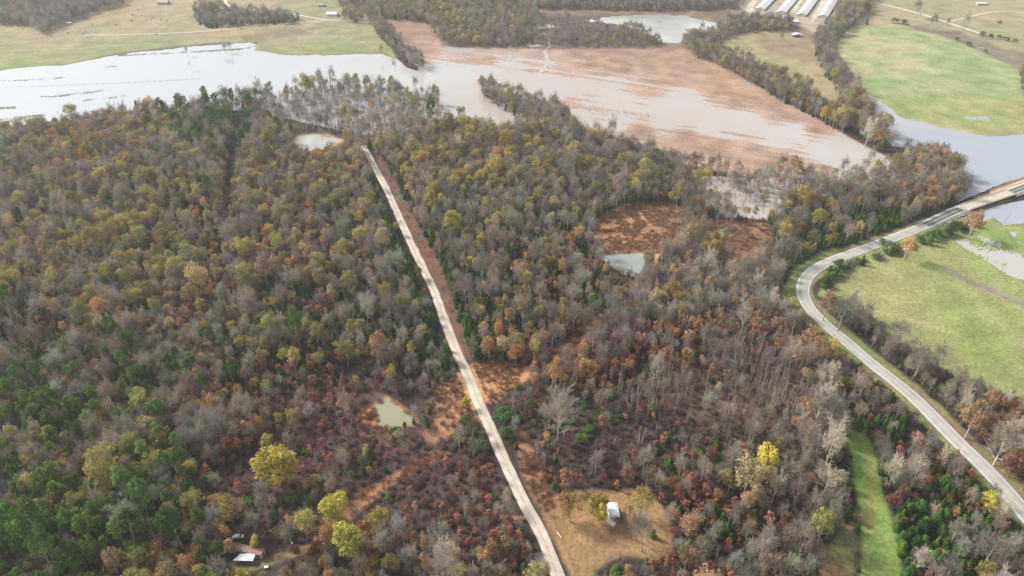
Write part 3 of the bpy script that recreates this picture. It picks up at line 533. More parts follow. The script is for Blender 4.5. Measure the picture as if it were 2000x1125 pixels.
def panel_mat(name, c0, c1, period, dark, axis=1):
    """sheet metal with standing seams and streaks of weather"""
    m, t, b = M(name); n = t.nodes; tc = n.new('ShaderNodeTexCoord'); wv = n.new('ShaderNodeTexWave'); wv.wave_profile = 'SIN'; wv.bands_direction = 'XY'[axis]; wv.inputs['Scale'].default_value = .314 / period; wv.inputs['Distortion'].default_value = .4
    no = n.new('ShaderNodeTexNoise'); no.inputs['Scale'].default_value = .7; no.inputs['Detail'].default_value = 6; mp = n.new('ShaderNodeMapping'); mp.inputs['Scale'].default_value = (.35, 2.2, 1) if axis == 1 else (2.2, .35, 1)
    t.links.new(tc.outputs['Object'], wv.inputs[0]); t.links.new(tc.outputs['Object'], mp.inputs[0]); t.links.new(mp.outputs[0], no.inputs['Vector'])
    r = n.new('ShaderNodeValToRGB'); r.color_ramp.elements[0].position = .38; r.color_ramp.elements[1].position = .62; r.color_ramp.elements[0].color = (*c0, 1); r.color_ramp.elements[1].color = (*c1, 1); t.links.new(no.outputs['Fac'], r.inputs[0])
    mx = n.new('ShaderNodeMix'); mx.data_type = 'RGBA'; r2 = n.new('ShaderNodeMapRange'); r2.inputs['From Min'].default_value = .9; r2.inputs['From Max'].default_value = .95; t.links.new(wv.outputs['Fac'], r2.inputs[0]); t.links.new(r2.outputs[0], mx.inputs['Factor'])
    t.links.new(r.outputs[0], mx.inputs['A']); mx.inputs['B'].default_value = (*dark, 1); t.links.new(mx.outputs['Result'], b.inputs['Base Color']); b.inputs['Roughness'].default_value = .5; b.inputs['Metallic'].default_value = 0.0
    return m
RUST = panel_mat('rusty_roof', (.17, .045, .05), (.25, .08, .065), .9, (.62, .52, .50), 0)
WMET = panel_mat('white_metal_roof', (.62, .64, .67), (.78, .80, .82), 1.0, (.52, .54, .56), 1); SIDING = panel_mat('cream_siding', (.55, .55, .50), (.66, .66, .61), .5, (.44, .44, .40), 0)
PAINT = noise_mat('white_paint', (.72, .72, .71), (.82, .82, .81), .8, .6); DARK = noise_mat('dark_opening', (.03, .035, .04), (.06, .06, .065), 2, .4, spec=.5); WOOD = noise_mat('grey_wood', (.20, .17, .14), (.32, .28, .24), 3, .85); REDP = noise_mat('red_paint', (.42, .09, .08), (.52, .13, .11), 1, .6)
GALV = noise_mat('galvanised', (.42, .43, .44), (.58, .59, .60), 2, .45, .3); RUBBER = noise_mat('rubber', (.02, .02, .02), (.04, .04, .04), 5, .8); TAN = noise_mat('tan_roof', (.38, .32, .27), (.48, .42, .36), 1, .8); GRASSY = None

def gpt(px, py, dz=0):
    x, y, z = W(px, py); return np.array([float(x), float(y), float(z) + .44 + dz])
def axis(pa, pb):
    a = gpt(*pa); b = gpt(*pb); d = b - a; return (a + b) / 2, math.atan2(d[1], d[0]), float(np.hypot(d[0], d[1]))

# rusty roofed trailer
def at_h(px, py, h):
    z = 0
    for _ in range(5):
        x, y = Wz(px, py, z + .44 + h); z = float(H(x, y))
    return np.array([float(x), float(y)])
A, B_, D_ = at_h(447.6, 1056.4, 3.4), at_h(516.7, 1070, 3.4), at_h(507.4, 1084.4, 2.9)
ex = B_ - A; Lt = np.linalg.norm(ex); ex /= Lt; wd = abs(np.dot(D_ - B_, [-ex[1], ex[0]])); c = (A + B_) / 2 + np.array([ex[1], -ex[0]]) * wd / 2
z0 = float(H(*c)) + .44; rz = math.atan2(ex[1], ex[0]); hw2 = wd / 2; hl = Lt / 2
tr = tag(empty('mobile_home', (c[0], c[1], z0), rz), 'cream mobile home with a rust red striped metal roof', 'mobile home')
b = MB(); b.prism([(-hl + .15, .3), (hl - .15, .3), (hl - .15, 2.9), (-hl + .15, 2.9)], -hw2 + .15, hw2 - .15); b.build('wall', SIDING, tr)
b = MB(); v = [(x, y, z) for x in (-hl, hl) for y, z in ((-hw2, 2.9), (0, 3.45), (hw2, 2.9), (hw2, 3.0), (0, 3.56), (-hw2, 3.0))]
b.add(v, [(0, 1, 2, 3, 4, 5), (11, 10, 9, 8, 7, 6)] + [(i, i + 6, (i + 1) % 6 + 6, (i + 1) % 6) for i in range(6)]); b.build('roof', RUST, tr)
for y in (-hw2 + .14,):
    for x in (-hl * .75, -hl * .3, hl * .45, hl * .8): b = MB(); b.box(x - .55, x + .55, y - .03, y + .04, 1.2, 2.2); b.build('window', DARK, tr)
b = MB(); b.box(hl - .16, hl - .11, -.5, .5, 1.2, 2.2); b.build('window', DARK, tr)
b = MB(); b.box(hl * .1 - .5, hl * .1 + .5, -hw2 + .1, -hw2 + .18, .35, 2.4); b.build('door', PAINT, tr)
b = MB(); b.box(-hl + .25, hl - .25, -hw2 + .3, hw2 - .3, -.3, .3); b.build('skirting', WOOD, tr)
aw = tag(empty('porch_awning', (c[0], c[1], z0), rz), 'white sheet metal porch awning in front of the rusty roofed trailer', 'awning')
Q = [at_h(455, 1094.7, 2.3), at_h(493.4, 1095.6, 2.3), at_h(500, 1080.7, 2.75), at_h(469, 1082, 2.75)]
def loc2(q): d = q - c; return (d[0] * math.cos(rz) + d[1] * math.sin(rz), -d[0] * math.sin(rz) + d[1] * math.cos(rz))
q = [loc2(p) for p in Q]; zz = [2.3, 2.3, 2.8, 2.8]; b = MB(); b.add([(x, y, z) for (x, y), z in zip(q, zz)] + [(x, y, z + .08) for (x, y), z in zip(q, zz)], [(3, 2, 1, 0), (4, 5, 6, 7), (0, 1, 5, 4), (1, 2, 6, 5), (2, 3, 7, 6), (3, 0, 4, 7)]); b.build('roof_sheet', WMET, aw)
for i in (0, 1, 2, 3):
    x, y = q[i]; x += .15 if i in (0, 3) else -.15; b = MB(); b.box(x - .06, x + .06, y - .06 + (.15 if i < 2 else -.15), y + .06 + (.15 if i < 2 else -.15), -.3, zz[i]); b.build('post', PAINT, aw)
b = MB(); (x0, y0), (x1, y1) = q[0], q[1]; b.add([(x0 + .1, y0 + .12, 0), (x1 - .1, y1 + .12, 0), (x1 - .1, y1 + .12, .9), (x0 + .1, y0 + .12, .9), (x0 + .1, y0 + .2, 0), (x1 - .1, y1 + .2, 0), (x1 - .1, y1 + .2, .9), (x0 + .1, y0 + .2, .9)], [(0, 1, 2, 3), (7, 6, 5, 4), (3, 2, 6, 7), (1, 5, 6, 2), (0, 3, 7, 4)]); b.build('railing', WOOD, aw)

# white trailer in the clearing with its carport
a0, a1, a2, a3 = at_h(1189, 980.6, 3.2), at_h(1201.6, 982.3, 3.2), at_h(1209.7, 1006.6, 3.0), at_h(1192.4, 1012.4, 3.0)
top, bot = (a0 + a1) / 2, (a2 + a3) / 2; ey = top - bot; Lw = np.linalg.norm(ey); ey /= Lw; c = (top + bot) / 2; rz = math.atan2(ey[1], ey[0]); hw2, hl = 2.3, Lw / 2; z0 = float(H(*c)) + .44
tw = tag(empty('mobile_home', (c[0], c[1], z0), rz), 'white mobile home with a pale metal roof in the grass clearing', 'mobile home')
b = MB(); b.box(-hl + .15, hl - .15, -hw2 + .15, hw2 - .15, .3, 2.9); b.build('wall', PAINT, tw)
b = MB(); v = [(x, y, z) for x in (-hl, hl) for y, z in ((-hw2, 2.88), (-hw2 * .5, 3.2), (0, 3.32), (hw2 * .5, 3.2), (hw2, 2.88), (hw2, 2.98), (hw2 * .5, 3.3), (0, 3.42), (-hw2 * .5, 3.3), (-hw2, 2.98))]
b.add(v, [tuple(range(10)), tuple(range(19, 9, -1))] + [(i, i + 10, (i + 1) % 10 + 10, (i + 1) % 10) for i in range(10)]); b.build('roof', panel_mat('trailer_roof', (.52, .56, .62), (.74, .76, .78), 1.2, (.60, .62, .64), 0), tw)
for y in (-hw2 + .14, hw2 - .14):
    for x in (-hl * .6, hl * .1, hl * .7): b = MB(); b.box(x - .5, x + .5, y - .04, y + .04, 1.3, 2.2); b.build('window', DARK, tw)
b = MB(); b.box(-hl + .1, -hl + .18, -.5, .5, .35, 2.4); b.build('door', TAN, tw); b = MB(); b.box(-hl + .3, hl - .3, -hw2 + .3, hw2 - .3, -.3, .3); b.build('skirting', WOOD, tw)
Q = [at_h(1182.6, 1018, 2.4), at_h(1197.6, 1029, 2.4), at_h(1203.4, 1021.6, 2.6), at_h(1189, 1013.5, 2.6)]; cc = np.mean(Q, 0); z0 = float(H(*cc)) + .44
cpz = tag(empty('carport', (cc[0], cc[1], z0)), 'white flat roofed carport beside the white trailer', 'carport'); q = [p - cc for p in Q]; b = MB(); b.add([(p[0], p[1], z) for p, z in zip(q, (2.4, 2.4, 2.6, 2.6))] + [(p[0], p[1], z + .1) for p, z in zip(q, (2.4, 2.4, 2.6, 2.6))], [(3, 2, 1, 0), (4, 5, 6, 7), (0, 1, 5, 4), (1, 2, 6, 5), (2, 3, 7, 6), (3, 0, 4, 7)]); b.build('roof', WMET, cpz)
for p in q: p = p * .93; b = MB(); b.box(p[0] - .07, p[0] + .07, p[1] - .07, p[1] + .07, -.3, 2.45); b.build('post', GALV, cpz)
p = gpt(1207, 1016); pc = tag(empty('porch_deck', p, .5), 'dark cluttered porch deck at the end of the white trailer', 'porch'); b = MB(); b.box(-1.6, 1.6, -1.4, 1.4, .1, .5); b.build('floor_boards', WOOD, pc)
for x in (-1.5, 1.5):
    for y in (-1.3, 1.3): b = MB(); b.box(x - .06, x + .06, y - .06, y + .06, -.2, 2.1); b.build('post', WOOD, pc)
b = MB(); b.box(-1.75, 1.75, -1.5, 1.5, 2.1, 2.2); b.build('roof', DARK, pc)

# poultry houses
def gable(name, p, rz, L, wd, hw_, hr, wall, roof, label, cat, group=None, over=.4):
    t = tag(empty(name, p, rz), label, cat, group); h = wd / 2
    b = MB(); b.prism([(-h, -.4), (h, -.4), (h, hw_), (0, hr - .06), (-h, hw_)], 0, L); b.build('wall', wall, t)
    b = MB(); s_ = (hr - hw_) / h; e = h + over; b.prism([(-e, hw_ - s_ * over), (0, hr), (e, hw_ - s_ * over), (e, hw_ - s_ * over + .15), (0, hr + .15), (-e, hw_ - s_ * over + .15)], -over, L + over); b.build('roof', roof, t)
    return t
fr = [((1474.5, 20), (1493.5, 22)), ((1515, 26.5), (1534.6, 29)), ((1555, 31.5), (1575, 33.5)), ((1596, 34.5), (1616, 37))]
dl = gpt(1638, 0)[:2] - gpt(1616, 36)[:2]; rz = math.atan2(dl[1], dl[0]) - math.pi / 2
lab = ['long white poultry house farthest from the pasture track', 'long white poultry house, second from the oxbow lake', 'long white poultry house, third from the oxbow lake', 'long white poultry house closest to the cedar trees and hedgerow']
PROOF = panel_mat('poultry_roof', (.70, .72, .74), (.80, .81, .82), 3.0, (.62, .64, .66), 1)
for (pa, pb), lb in zip(fr, lab):
    a, b2 = gpt(*pa), gpt(*pb); m_ = (a + b2) / 2; wd = 13.5; t = gable('poultry_house', m_, rz, 150, wd, 2.6, 5.4, PAINT, PROOF, lb, 'poultry house', 'white poultry houses', .5); h = wd / 2
    for (x0, x1, z0_, z1_) in ((-h, -h + .9, 0, 2.6), (h - .9, h, 0, 2.6), (-2.4, -1.8, 0, 3.4), (1.8, 2.4, 0, 3.4)): b = MB(); b.box(x0, x1, -.12, -.02, z0_, z1_); b.build('red_trim', REDP, t)
    b = MB(); b.add([(-h, -.1, 2.2), (0, -.1, 5.0), (0, -.1, 5.4), (-h, -.1, 2.75), (-h, -.02, 2.2), (0, -.02, 5.0), (0, -.02, 5.4), (-h, -.02, 2.75)], [(0, 1, 2, 3), (7, 6, 5, 4), (3, 2, 6, 7), (0, 4, 5, 1)]); b.add([(h, -.1, 2.2), (0, -.1, 5.0), (0, -.1, 5.4), (h, -.1, 2.75), (h, -.02, 2.2), (0, -.02, 5.0), (0, -.02, 5.4), (h, -.02, 2.75)], [(3, 2, 1, 0), (4, 5, 6, 7), (7, 6, 2, 3), (1, 5, 4, 0)]); b.build('red_trim', REDP, t)
    b = MB(); b.box(-1.8, 1.8, -.1, -.02, 0, 3.2); b.build('door', WMET, t)
    b = MB(); b.box(h + .01, h + .06, 3, 147, .7, 1.9); b.build('dark_side_band', noise_mat('dark_side_band', (.08, .09, .10), (.13, .14, .15), .5), t)  # dark band along the right-hand wall
def small(px, py, rzd, L, wd, hw_, hr, wall, roof, label, cat, name):
    p = gpt(px, py); t = gable(name, p, R(rzd), L, wd, hw_, hr, wall, roof, label, cat); h = wd / 2
    b = MB(); b.box(-.7, .7, -.08, -.02, 0, 2.1); b.build('door', DARK, t)
    for y in (L * .3, L * .7):
        b = MB(); b.box(-h - .05, -h - .01, y - .7, y + .7, 1.0, 1.9); b.build('window', DARK, t)
    return t
small(330, 8, 82, 17, 9, 2.8, 5.0, noise_mat('pinkish_wall', (.50, .40, .36), (.58, .48, .43), .5), TAN, 'farmhouse with tan roof on the pasture hilltop', 'farmhouse', 'farmhouse')
small(660, 31, 84, 16, 11, 3.2, 5.2, PAINT, PAINT, 'white metal barn beside the farm track among bare trees', 'barn', 'barn')
small(634, 13, 80, 9, 6, 2.4, 3.8, TAN, TAN, 'small tan shed on the pasture behind the white barn', 'shed', 'shed')
small(1558, 46, 60, 11, 8, 2.8, 4.4, GALV, WMET, 'pale metal shed half hidden by trees below the poultry houses', 'shed', 'shed')
small(1925, 10, 82, 14, 7, 2.6, 4.0, GALV, WMET, 'bluish metal roofed farmhouse at the far end of the pasture', 'house', 'house')
small(140, 48, 85, 8, 4, 2.2, 3.0, PAINT, WMET, 'small white shelter at the foot of the far wood', 'shelter', 'field_shelter')
# open hay shed
p = gpt(1556, 72); sh = tag(empty('open_shed', p, R(12)), 'open sided shed with a white folded metal roof on the hay field', 'shed')
b = MB(); b.prism([(-7, 3.0), (0, 4.6), (7, 3.2), (7, 3.35), (0, 4.75), (-7, 3.15)], -4, 4); b.build('roof', WMET, sh)
for x in (-6, 0, 6):
    for y in (-3.5, 3.5): b = MB(); b.box(x - .12, x + .12, y - .12, y + .12, -.3, 3.1 if x else 4.5); b.build('post', WOOD, sh)
b = MB(); b.box(-5, 5, 1.5, 3.3, -.1, 1.8); b.build('hay_stack', noise_mat('hay', (.18, .14, .09), (.26, .21, .12), 1), sh)

# cars
def car(px, py, rzd, paint, label, glassm=DARK):
    t = tag(empty('car', gpt(px, py, .0), R(rzd)), label, 'car'); b = MB()
    prof = [(-2.2, .35), (2.2, .35), (2.25, .75), (1.2, .95), (.55, 1.45), (-1.2, 1.48), (-1.95, 1.0), (-2.25, .9)]; b.prism(prof, -.85, .85); b.build('body', paint, t)
    b = MB(); b.prism([(.68, 1.4), (1.22, .99), (1.28, 1.02), (.72, 1.46)], -.74, .74); b.build('windscreen', glassm, t)
    for y in (-.86, .86): b = MB(); b.prism([(-1.6, 1.0), (.95, 1.0), (.5, 1.38), (-1.15, 1.4)], y - .02, y + .02); b.build('side_window', glassm, t)
    for x in (-1.35, 1.4):
        for y in (-.82, .82): b = MB(); b.tube([(x, y - .11, .32), (x, y + .11, .32)], [.32, .32], 12); b.build('wheel', RUBBER, t)
    for y in (-.6, .6): b = MB(); b.box(2.2, 2.27, y - .18, y + .18, .58, .74); b.build('headlight', PAINT, t)
    return t
k = np.argmin(np.hypot(ppx - 1726, ppy - 472)); dv = hp[k + 1] - hp[k - 1]; nrm = normals2(hp)[k]; s_ = 1 if nrm[1] > 0 else -1
cr = car(1726, 472, math.degrees(math.atan2(dv[1], dv[0])) + 180, noise_mat('blue_grey_paint', (.09, .11, .14), (.11, .13, .16), 1, .3, .3), 'dark blue grey car driving along the highway'); cr.location = (hp[k, 0] + nrm[0] * s_ * 1.8, hp[k, 1] + nrm[1] * s_ * 1.8, hp[k, 2] + .16)
car(436, 1121, 30, noise_mat('grey_paint', (.33, .36, .40), (.40, .43, .46), 1, .4), 'grey car parked by trees below the rusty roofed trailer')
car(466, 1052, 10, noise_mat('silver_paint', (.48, .50, .52), (.56, .58, .60), 1, .4), 'silver car parked behind the rusty roofed trailer')
car(1916, 96, 150, PAINT, 'white car abandoned at the edge of the far brush')

# signs, poles, freezer, scraps
def sign(px, py, face, mat, label, hpost=2.1, sz=.75, rect=False):
    t = tag(empty('road_sign', gpt(px, py), R(face)), label, 'road sign'); b = MB(); b.box(-.05, .05, .01, .09, -.3, hpost + .2); b.build('post', GALV, t); b = MB(); h = sz
    if rect: b.box(-h * .7, h * .7, -.03, 0, hpost - h, hpost + h)
    else: b.add([(0, -.03, hpost - h), (h, -.03, hpost), (0, -.03, hpost + h), (-h, -.03, hpost), (0, 0, hpost - h), (h, 0, hpost), (0, 0, hpost + h), (-h, 0, hpost)], [(0, 1, 2, 3), (7, 6, 5, 4), (0, 4, 5, 1), (1, 5, 6, 2), (2, 6, 7, 3), (3, 7, 4, 0)])
    b.build('sign_plate', mat, t)
SY = noise_mat('sign_yellow', (.80, .56, .05), (.86, .62, .08), 1, .5); SO = noise_mat('sign_orange', (.80, .40, .08), (.85, .45, .1), 1, .5)
sign(1551.5, 552, 20, SY, 'yellow warning sign on the verge, first outside the sharp highway bend'); sign(1575, 521, 10, SY, 'yellow warning sign on the verge in front of russet trees, middle of three'); sign(1620, 498, 0, SO, 'orange white warning sign on the verge, nearest the green cedars'); sign(1664.6, 506, 0, PAINT, 'pale back of a road sign beside the field hedge', 2.0, .6)
sign(1937, 898, -20, SY, 'yellow diamond road sign standing beside russet trees', 2.3, .8); sign(1850, 813, -20, SO, 'orange road sign on bare earth beside the highway', 2.2, .65); sign(1863.7, 414, 0, PAINT, 'white rectangular sign at the bridge approach', 2.6, .9, True); sign(787.5, 400, 0, PAINT, 'white rectangular sign on the cleared strip by the gravel road', 2.6, .8, True)
def pole(px, py, h, label, lean=0, rz=0, arm=True):
    t = tag(empty('utility_pole', gpt(px, py), R(rz)), label, 'utility pole'); b = MB(); b.tube([(0, 0, -.5), (lean * .5, 0, h / 2), (lean, 0, h)], [.16, .14, .10], 8); b.build('pole', WOOD, t)
    if arm:
        b = MB(); b.box(lean - 1.2, lean + 1.2, -.18, -.08, h - .8, h - .62); b.build('crossarm', WOOD, t)
        for x in (-1, 0, 1): b = MB(); b.tube([(lean + x, -.13, h - .62), (lean + x, -.13, h - .42)], [.05, .04], 6); b.build('insulator', GALV, t)
pole(1621, 683, 10.5, 'wooden utility pole with crossarm beside the highway curve', rz=20); pole(532, 1096, 6.5, 'grey utility pole with white lamp beside the rusty roofed trailer', .2, 0, False); pole(1961, 436, 8, 'leaning dark pole standing in the creek water by the bridge', 2.0, 0, False); pole(1007, 1000, 8, 'wooden utility pole beside the gravel road opposite the white trailer', rz=60); pole(740, 336, 9, 'wooden utility pole at the far end of the gravel road', rz=60)
p = gpt(521, 1111); t = tag(empty('chest_freezer', p, R(3)), 'white chest freezer standing in the grass near the trailer', 'freezer'); b = MB(); b.box(-.75, .75, -.42, .42, 0, .8); b.build('body', PAINT, t); b = MB(); b.box(-.78, .78, -.45, .45, .805, .92); b.build('lid', PAINT, t)
for px, py, rz, sx_, sy_, lb, nm, mt in ((524, 1039, 10, 1.6, .4, 'pale bent metal sheet lying in dark brush', 'metal_sheet', GALV), (516, 1046, 50, 1.4, .12, 'long pale pipe lying in dark brush behind the trailer', 'pipe', GALV), (571, 1063, 70, .5, .35, 'small pale bucket lying in brush east of the trailer', 'bucket', PAINT), (427, 1114, 20, .5, .4, 'small white box dumped among trees near the grey car', 'box', PAINT), (1092, 1046, 118, 1.6, .15, 'white plank lying on orange grass by the clearing', 'plank', PAINT), (512, 1105, 65, 1.2, .12, 'tan plank lying beside the chest freezer', 'plank', TAN)):
    b = MB(); h = .45 if nm in ('bucket', 'box') else .08
    if nm == 'pipe': b.tube([(-sx_, 0, .1), (0, 0, .12), (sx_, 0, .1)], [.08, .08, .08], 8)
    elif nm == 'bucket': b.tube([(0, 0, 0), (0, 0, .5)], [.24, .32], 10)
    elif nm == 'metal_sheet': b.add([(-sx_, -sy_, .05), (0, -sy_, .3), (sx_, -sy_, .1), (-sx_, sy_, .05), (0, sy_, .35), (sx_, sy_, .1)], [(0, 1, 4, 3), (1, 2, 5, 4)])
    else: b.box(-sx_, sx_, -sy_, sy_, 0, h); b.box(-sx_ * .9, sx_ * .9, -sy_ * .8, sy_ * .8, h, h + .02)
    tag(b.build(nm, mt, None, gpt(px, py, .02), R(rz)), lb, nm.replace('_', ' '))

# cattle on the far pasture
COWB = noise_mat('black_hide', (.025, .02, .018), (.06, .045, .035), 1.5, .8)
def cow_mesh(graze):
    b = MB(); b.tube([(-1.0, 0, 1.0), (-.95, 0, 1.02), (-.6, 0, .98), (0, 0, .93), (.5, 0, .97), (.8, 0, 1.05), (.98, 0, 1.1)], [.12, .30, .36, .39, .38, .33, .18], 10)
    hz = .35 if graze else 1.35; b.tube([(.8, 0, 1.1), (1.15, 0, (1.1 + hz) / 2 + .1), (1.4, 0, hz), (1.72, 0, hz - .16)], [.24, .19, .16, .09], 8)
    for x, s in ((-.75, .1), (.62, .04)):
        for y in (-.2, .2): b.tube([(x, y, .95), (x + (s if x < 0 else -.02), y, .5), (x + .02, y, .28), (x, y, 0)], [.15, .09, .06, .07], 6)
    b.tube([(-1.02, 0, 1.15), (-1.15, 0, .8), (-1.13, 0, .45)], [.05, .03, .05], 5)
    for y in (-.14, .14): b.leaf((1.38, y * 1.6, hz + .06), (0, 0, 1), .2, np.random.default_rng(3))
    return b.mesh('cow', [COWB])
cms = [cow_mesh(True), cow_mesh(False)]
CW = [(134, 66), (163, 66.5), (168, 63.5), (180, 49), (306, 68), (277, 31.5), (286, 41), (300, 36), (315, 40), (327, 41.5), (259, 29), (257, 42), (278, 11.5), (35, 53), (228, 50), (433, 61.5), (472, 58), (560, 51), (1797, 29), (296, 40)]
cowlab = ['black cow on the pasture, {} from the far wood along the track', ]
cxs = []
for i, (a, c_) in enumerate(CW):
    o = bpy.data.objects.new('cow', cms[i % 3 == 0]); COL.objects.link(o); o.location = gpt(a, c_); o.rotation_euler.z = random.uniform(0, 6.28); o.scale = (1.15,) * 3; cxs.append(o)
ORD = 'first second third fourth fifth sixth seventh eighth ninth tenth eleventh twelfth thirteenth fourteenth fifteenth sixteenth seventeenth eighteenth nineteenth twentieth'.split()
hp_ = gpt(318, 8)
for i, o in enumerate(sorted(cxs, key=lambda o: (o.location - mathutils.Vector(hp_)).length)): tag(o, 'black cow standing on pale pasture, %s nearest to the hilltop farmhouse' % ORD[i], 'cow', 'cattle on the far pasture')

# fence across the flooded lake, barbed fence by the clearing
WPOST = noise_mat('fence_post', (.13, .11, .10), (.22, .19, .17), 2, .9)
def fence(P, step, h, label, rails=2, wire=.02):
    q = resample(smooth_world(P, 4, 0), step); q[:, 2] = np.array([float(H(a, b_)) for a, b_ in q[:, :2]]); t = tag(empty('fence', q[0]), label, 'fence'); o0 = q[0]
    for i, p in enumerate(q):
        d = p - o0; b = MB(); e = random.uniform(-.15, .15); b.tube([(d[0], d[1], d[2] - .5), (d[0] + e * .2, d[1], d[2] + h + e)], [.13, .11], 6); b.build('post', WPOST, t)
    for r in range(rails):
        b = MB(); z = h * (.45 + .45 * r)
        b.tube([(p[0] - o0[0], p[1] - o0[1], p[2] - o0[2] + z) for p in q], [wire] * len(q), 4); b.build('wire', WPOST, t)
fence([(-80, 174.5), (0, 171), (150, 166), (250, 162), (350, 157), (400, 153.5)], 7.0, 1.1, 'row of dark fence posts crossing the flooded pasture', 1, .05)
fence([(1080, 1012), (1092, 1045), (1108, 1080), (1128, 1130)], 4.0, 1.2, 'wire fence along the orange grass between road and clearing', 2)

# ------------------------------------------------------------------ trees
BARK = noise_mat('bark_grey', (.33, .30, .26), (.46, .42, .38), 1.5, .9); BARKP = noise_mat('bark_pale', (.50, .46, .40), (.62, .58, .52), 1.2, .85); BARKD = noise_mat('bark_dark', (.09, .075, .062), (.15, .12, .10), 1.5, .9); BARKT = noise_mat('bark_tan', (.38, .32, .26), (.52, .45, .37), 1.5, .9)
MT = {'bare': leaf_mat('grey_twigs', [(.35, .335, .295), (.45, .37, .29), (.33, .25, .235), (.36, .375, .28), (.34, .345, .325), (.41, .31, .255)], .35, .25),
      'pale': leaf_mat('pale_twigs', [(.62, .55, .42), (.52, .46, .37), (.66, .60, .50)], .3, .25),
      'oak': leaf_mat('olive_gold_leaves', [(.42, .39, .125), (.50, .42, .15), (.33, .35, .115), (.53, .40, .11), (.45, .37, .20), (.39, .36, .17)], .35, .3),
      'yellow': leaf_mat('yellow_leaves', [(.55, .53, .12), (.57, .47, .10), (.52, .52, .15)], .3, .35),
      'tan': leaf_mat('tan_leaves', [(.56, .36, .18), (.50, .35, .21), (.60, .35, .13), (.48, .34, .22)], .35, .3),
      'russet': leaf_mat('russet_leaves', [(.42, .19, .14), (.48, .245, .155), (.34, .15, .14), (.50, .28, .165)], .35, .3),
      'pine': leaf_mat('pine_needles', [(.16, .255, .06), (.125, .215, .055), (.195, .29, .07)], .35, .1),
      'cedar': leaf_mat('cedar_sprays', [(.075, .155, .032), (.135, .24, .04), (.055, .12, .036), (.17, .28, .05)], .35, .2),
      'shrub': leaf_mat('purple_twigs', [(.23, .155, .145), (.28, .21, .18), (.20, .13, .12), (.31, .19, .135), (.22, .20, .17)], .35, .2),
      'sapling': leaf_mat('sapling_twigs', [(.46, .36, .32), (.40, .32, .29), (.52, .43, .37)], .3, .25),
      'thicket': leaf_mat('thicket_leaves', [(.12, .22, .06), (.16, .25, .07), (.10, .175, .07)], .35, .3)}

def rdir(rg): v = rg.normal(size=3); return v / np.linalg.norm(v)
def limbs(T, C, h, rad, rg, n, base, r0, sec, twig, tl, tw_, vase=.0, limb_r=.56, spread=1.0):
    """trunk and limbs into T, secondaries and twigs into C"""
    lean = rg.normal(size=2) * .02 * h; tp = [np.array((lean[0] * t * t, lean[1] * t * t, h * t * .86)) for t in (0, .2, .4, .6, .8, 1)]
    tp[0][2] = -.6; T.tube(tp, [r0 * 1.2, r0, r0 * .82, r0 * .6, r0 * .38, r0 * .14], 6)
    ends = []; ph = rg.uniform(0, 6.28)
    for i in range(n):
        t = base + (1 - base) * .92 * (i / max(n - 1, 1)) ** 1.1; az = ph + i * 2.4 + rg.uniform(-.4, .4); k = t * 5; j = min(int(k), 4); st = tp[j] + (tp[j + 1] - tp[j]) * (k - j)
        prof = math.sin(math.pi * min(1, max(.12, (t - base * .55) / (1.12 - base * .55)))) ** .7 if not vase else (.65 + .35 * (1 - t))
        L = rad * spread * (.55 + .5 * prof) * rg.uniform(.85, 1.12) * (1 - .45 * max(0, t - .75) / .25); el = rg.uniform(.35, .75) + .45 * t
        d0 = np.array((math.cos(az) * math.cos(el), math.sin(az) * math.cos(el), math.sin(el))); p1 = st + d0 * L * .5 + rg.normal(size=3) * L * .05; d1 = d0 + np.array((0, 0, .25)) + rg.normal(size=3) * .22; d1 /= np.linalg.norm(d1); p2 = p1 + d1 * L * .55
        rl = r0 * limb_r * (1 - .45 * t); T.tube([st, p1, p2], [rl, rl * .62, rl * .2], 4, 0, False); ends.append((st, p1, p2))
    ends.append((tp[3], tp[4], tp[5] + np.array((0, 0, .3))))
    tips = []
    for (a, b_, c_) in ends:
        for k in range(sec):
            t = rg.uniform(.25, 1.0); p = a + (b_ - a) * t * 2 if t < .5 else b_ + (c_ - b_) * (t - .5) * 2; d = (c_ - a); d = d / np.linalg.norm(d) + rdir(rg) * .85 + np.array((0, 0, .25)); d /= np.linalg.norm(d)
            L = rad * rg.uniform(.22, .42); q = p + d * L; C.ribbon(p, q, tw_ * 2.2, tw_, rg); 
            for m_ in range(twig):
                s_ = p + (q - p) * rg.uniform(.2, 1.0); e = d + rdir(rg) * .75 + np.array((0, 0, .2)); e /= np.linalg.norm(e); ln = tl * rg.uniform(.6, 1.3); x = s_ + e * ln
                C.ribbon(s_, x, tw_, tw_ * .45, rg); tips.append(x)
                if rg.random() < .6: y = s_ + e * ln * .5; f = e + rdir(rg) * .8; C.ribbon(y, y + f / np.linalg.norm(f) * ln * .55, tw_ * .7, tw_ * .35, rg)
    return tips
def puffs(C, h, rad, rg, base, ncl, nl, size, flat=.75, asp=.8, cr=.36, out=1.0, tips=None):
    zc = h * (base + (1 - base) * .52); hz = h * (1 - base) * .5; cs = []
    for i in range(ncl):
        d = rdir(rg); d[2] = abs(d[2]) ** .8 * (1 if rg.random() < .72 else -.6); d /= np.linalg.norm(d); r_ = rg.uniform(.5, .92)
        cs.append((np.array((d[0] * rad * r_, d[1] * rad * r_, zc + d[2] * hz * r_)), rad * cr * rg.uniform(.7, 1.25)))
    for c_, r_ in cs:
        for k in range(nl // ncl):
            d = rdir(rg); d[2] = abs(d[2]) if rg.random() < .7 else d[2]; p = c_ + d * r_ * rg.uniform(.55, 1.1) * np.array((1, 1, flat)); C.leaf(p, d * out + rdir(rg) * .8 + np.array((0, 0, .3)), size * rg.uniform(.6, 1.35), rg, 0, asp)
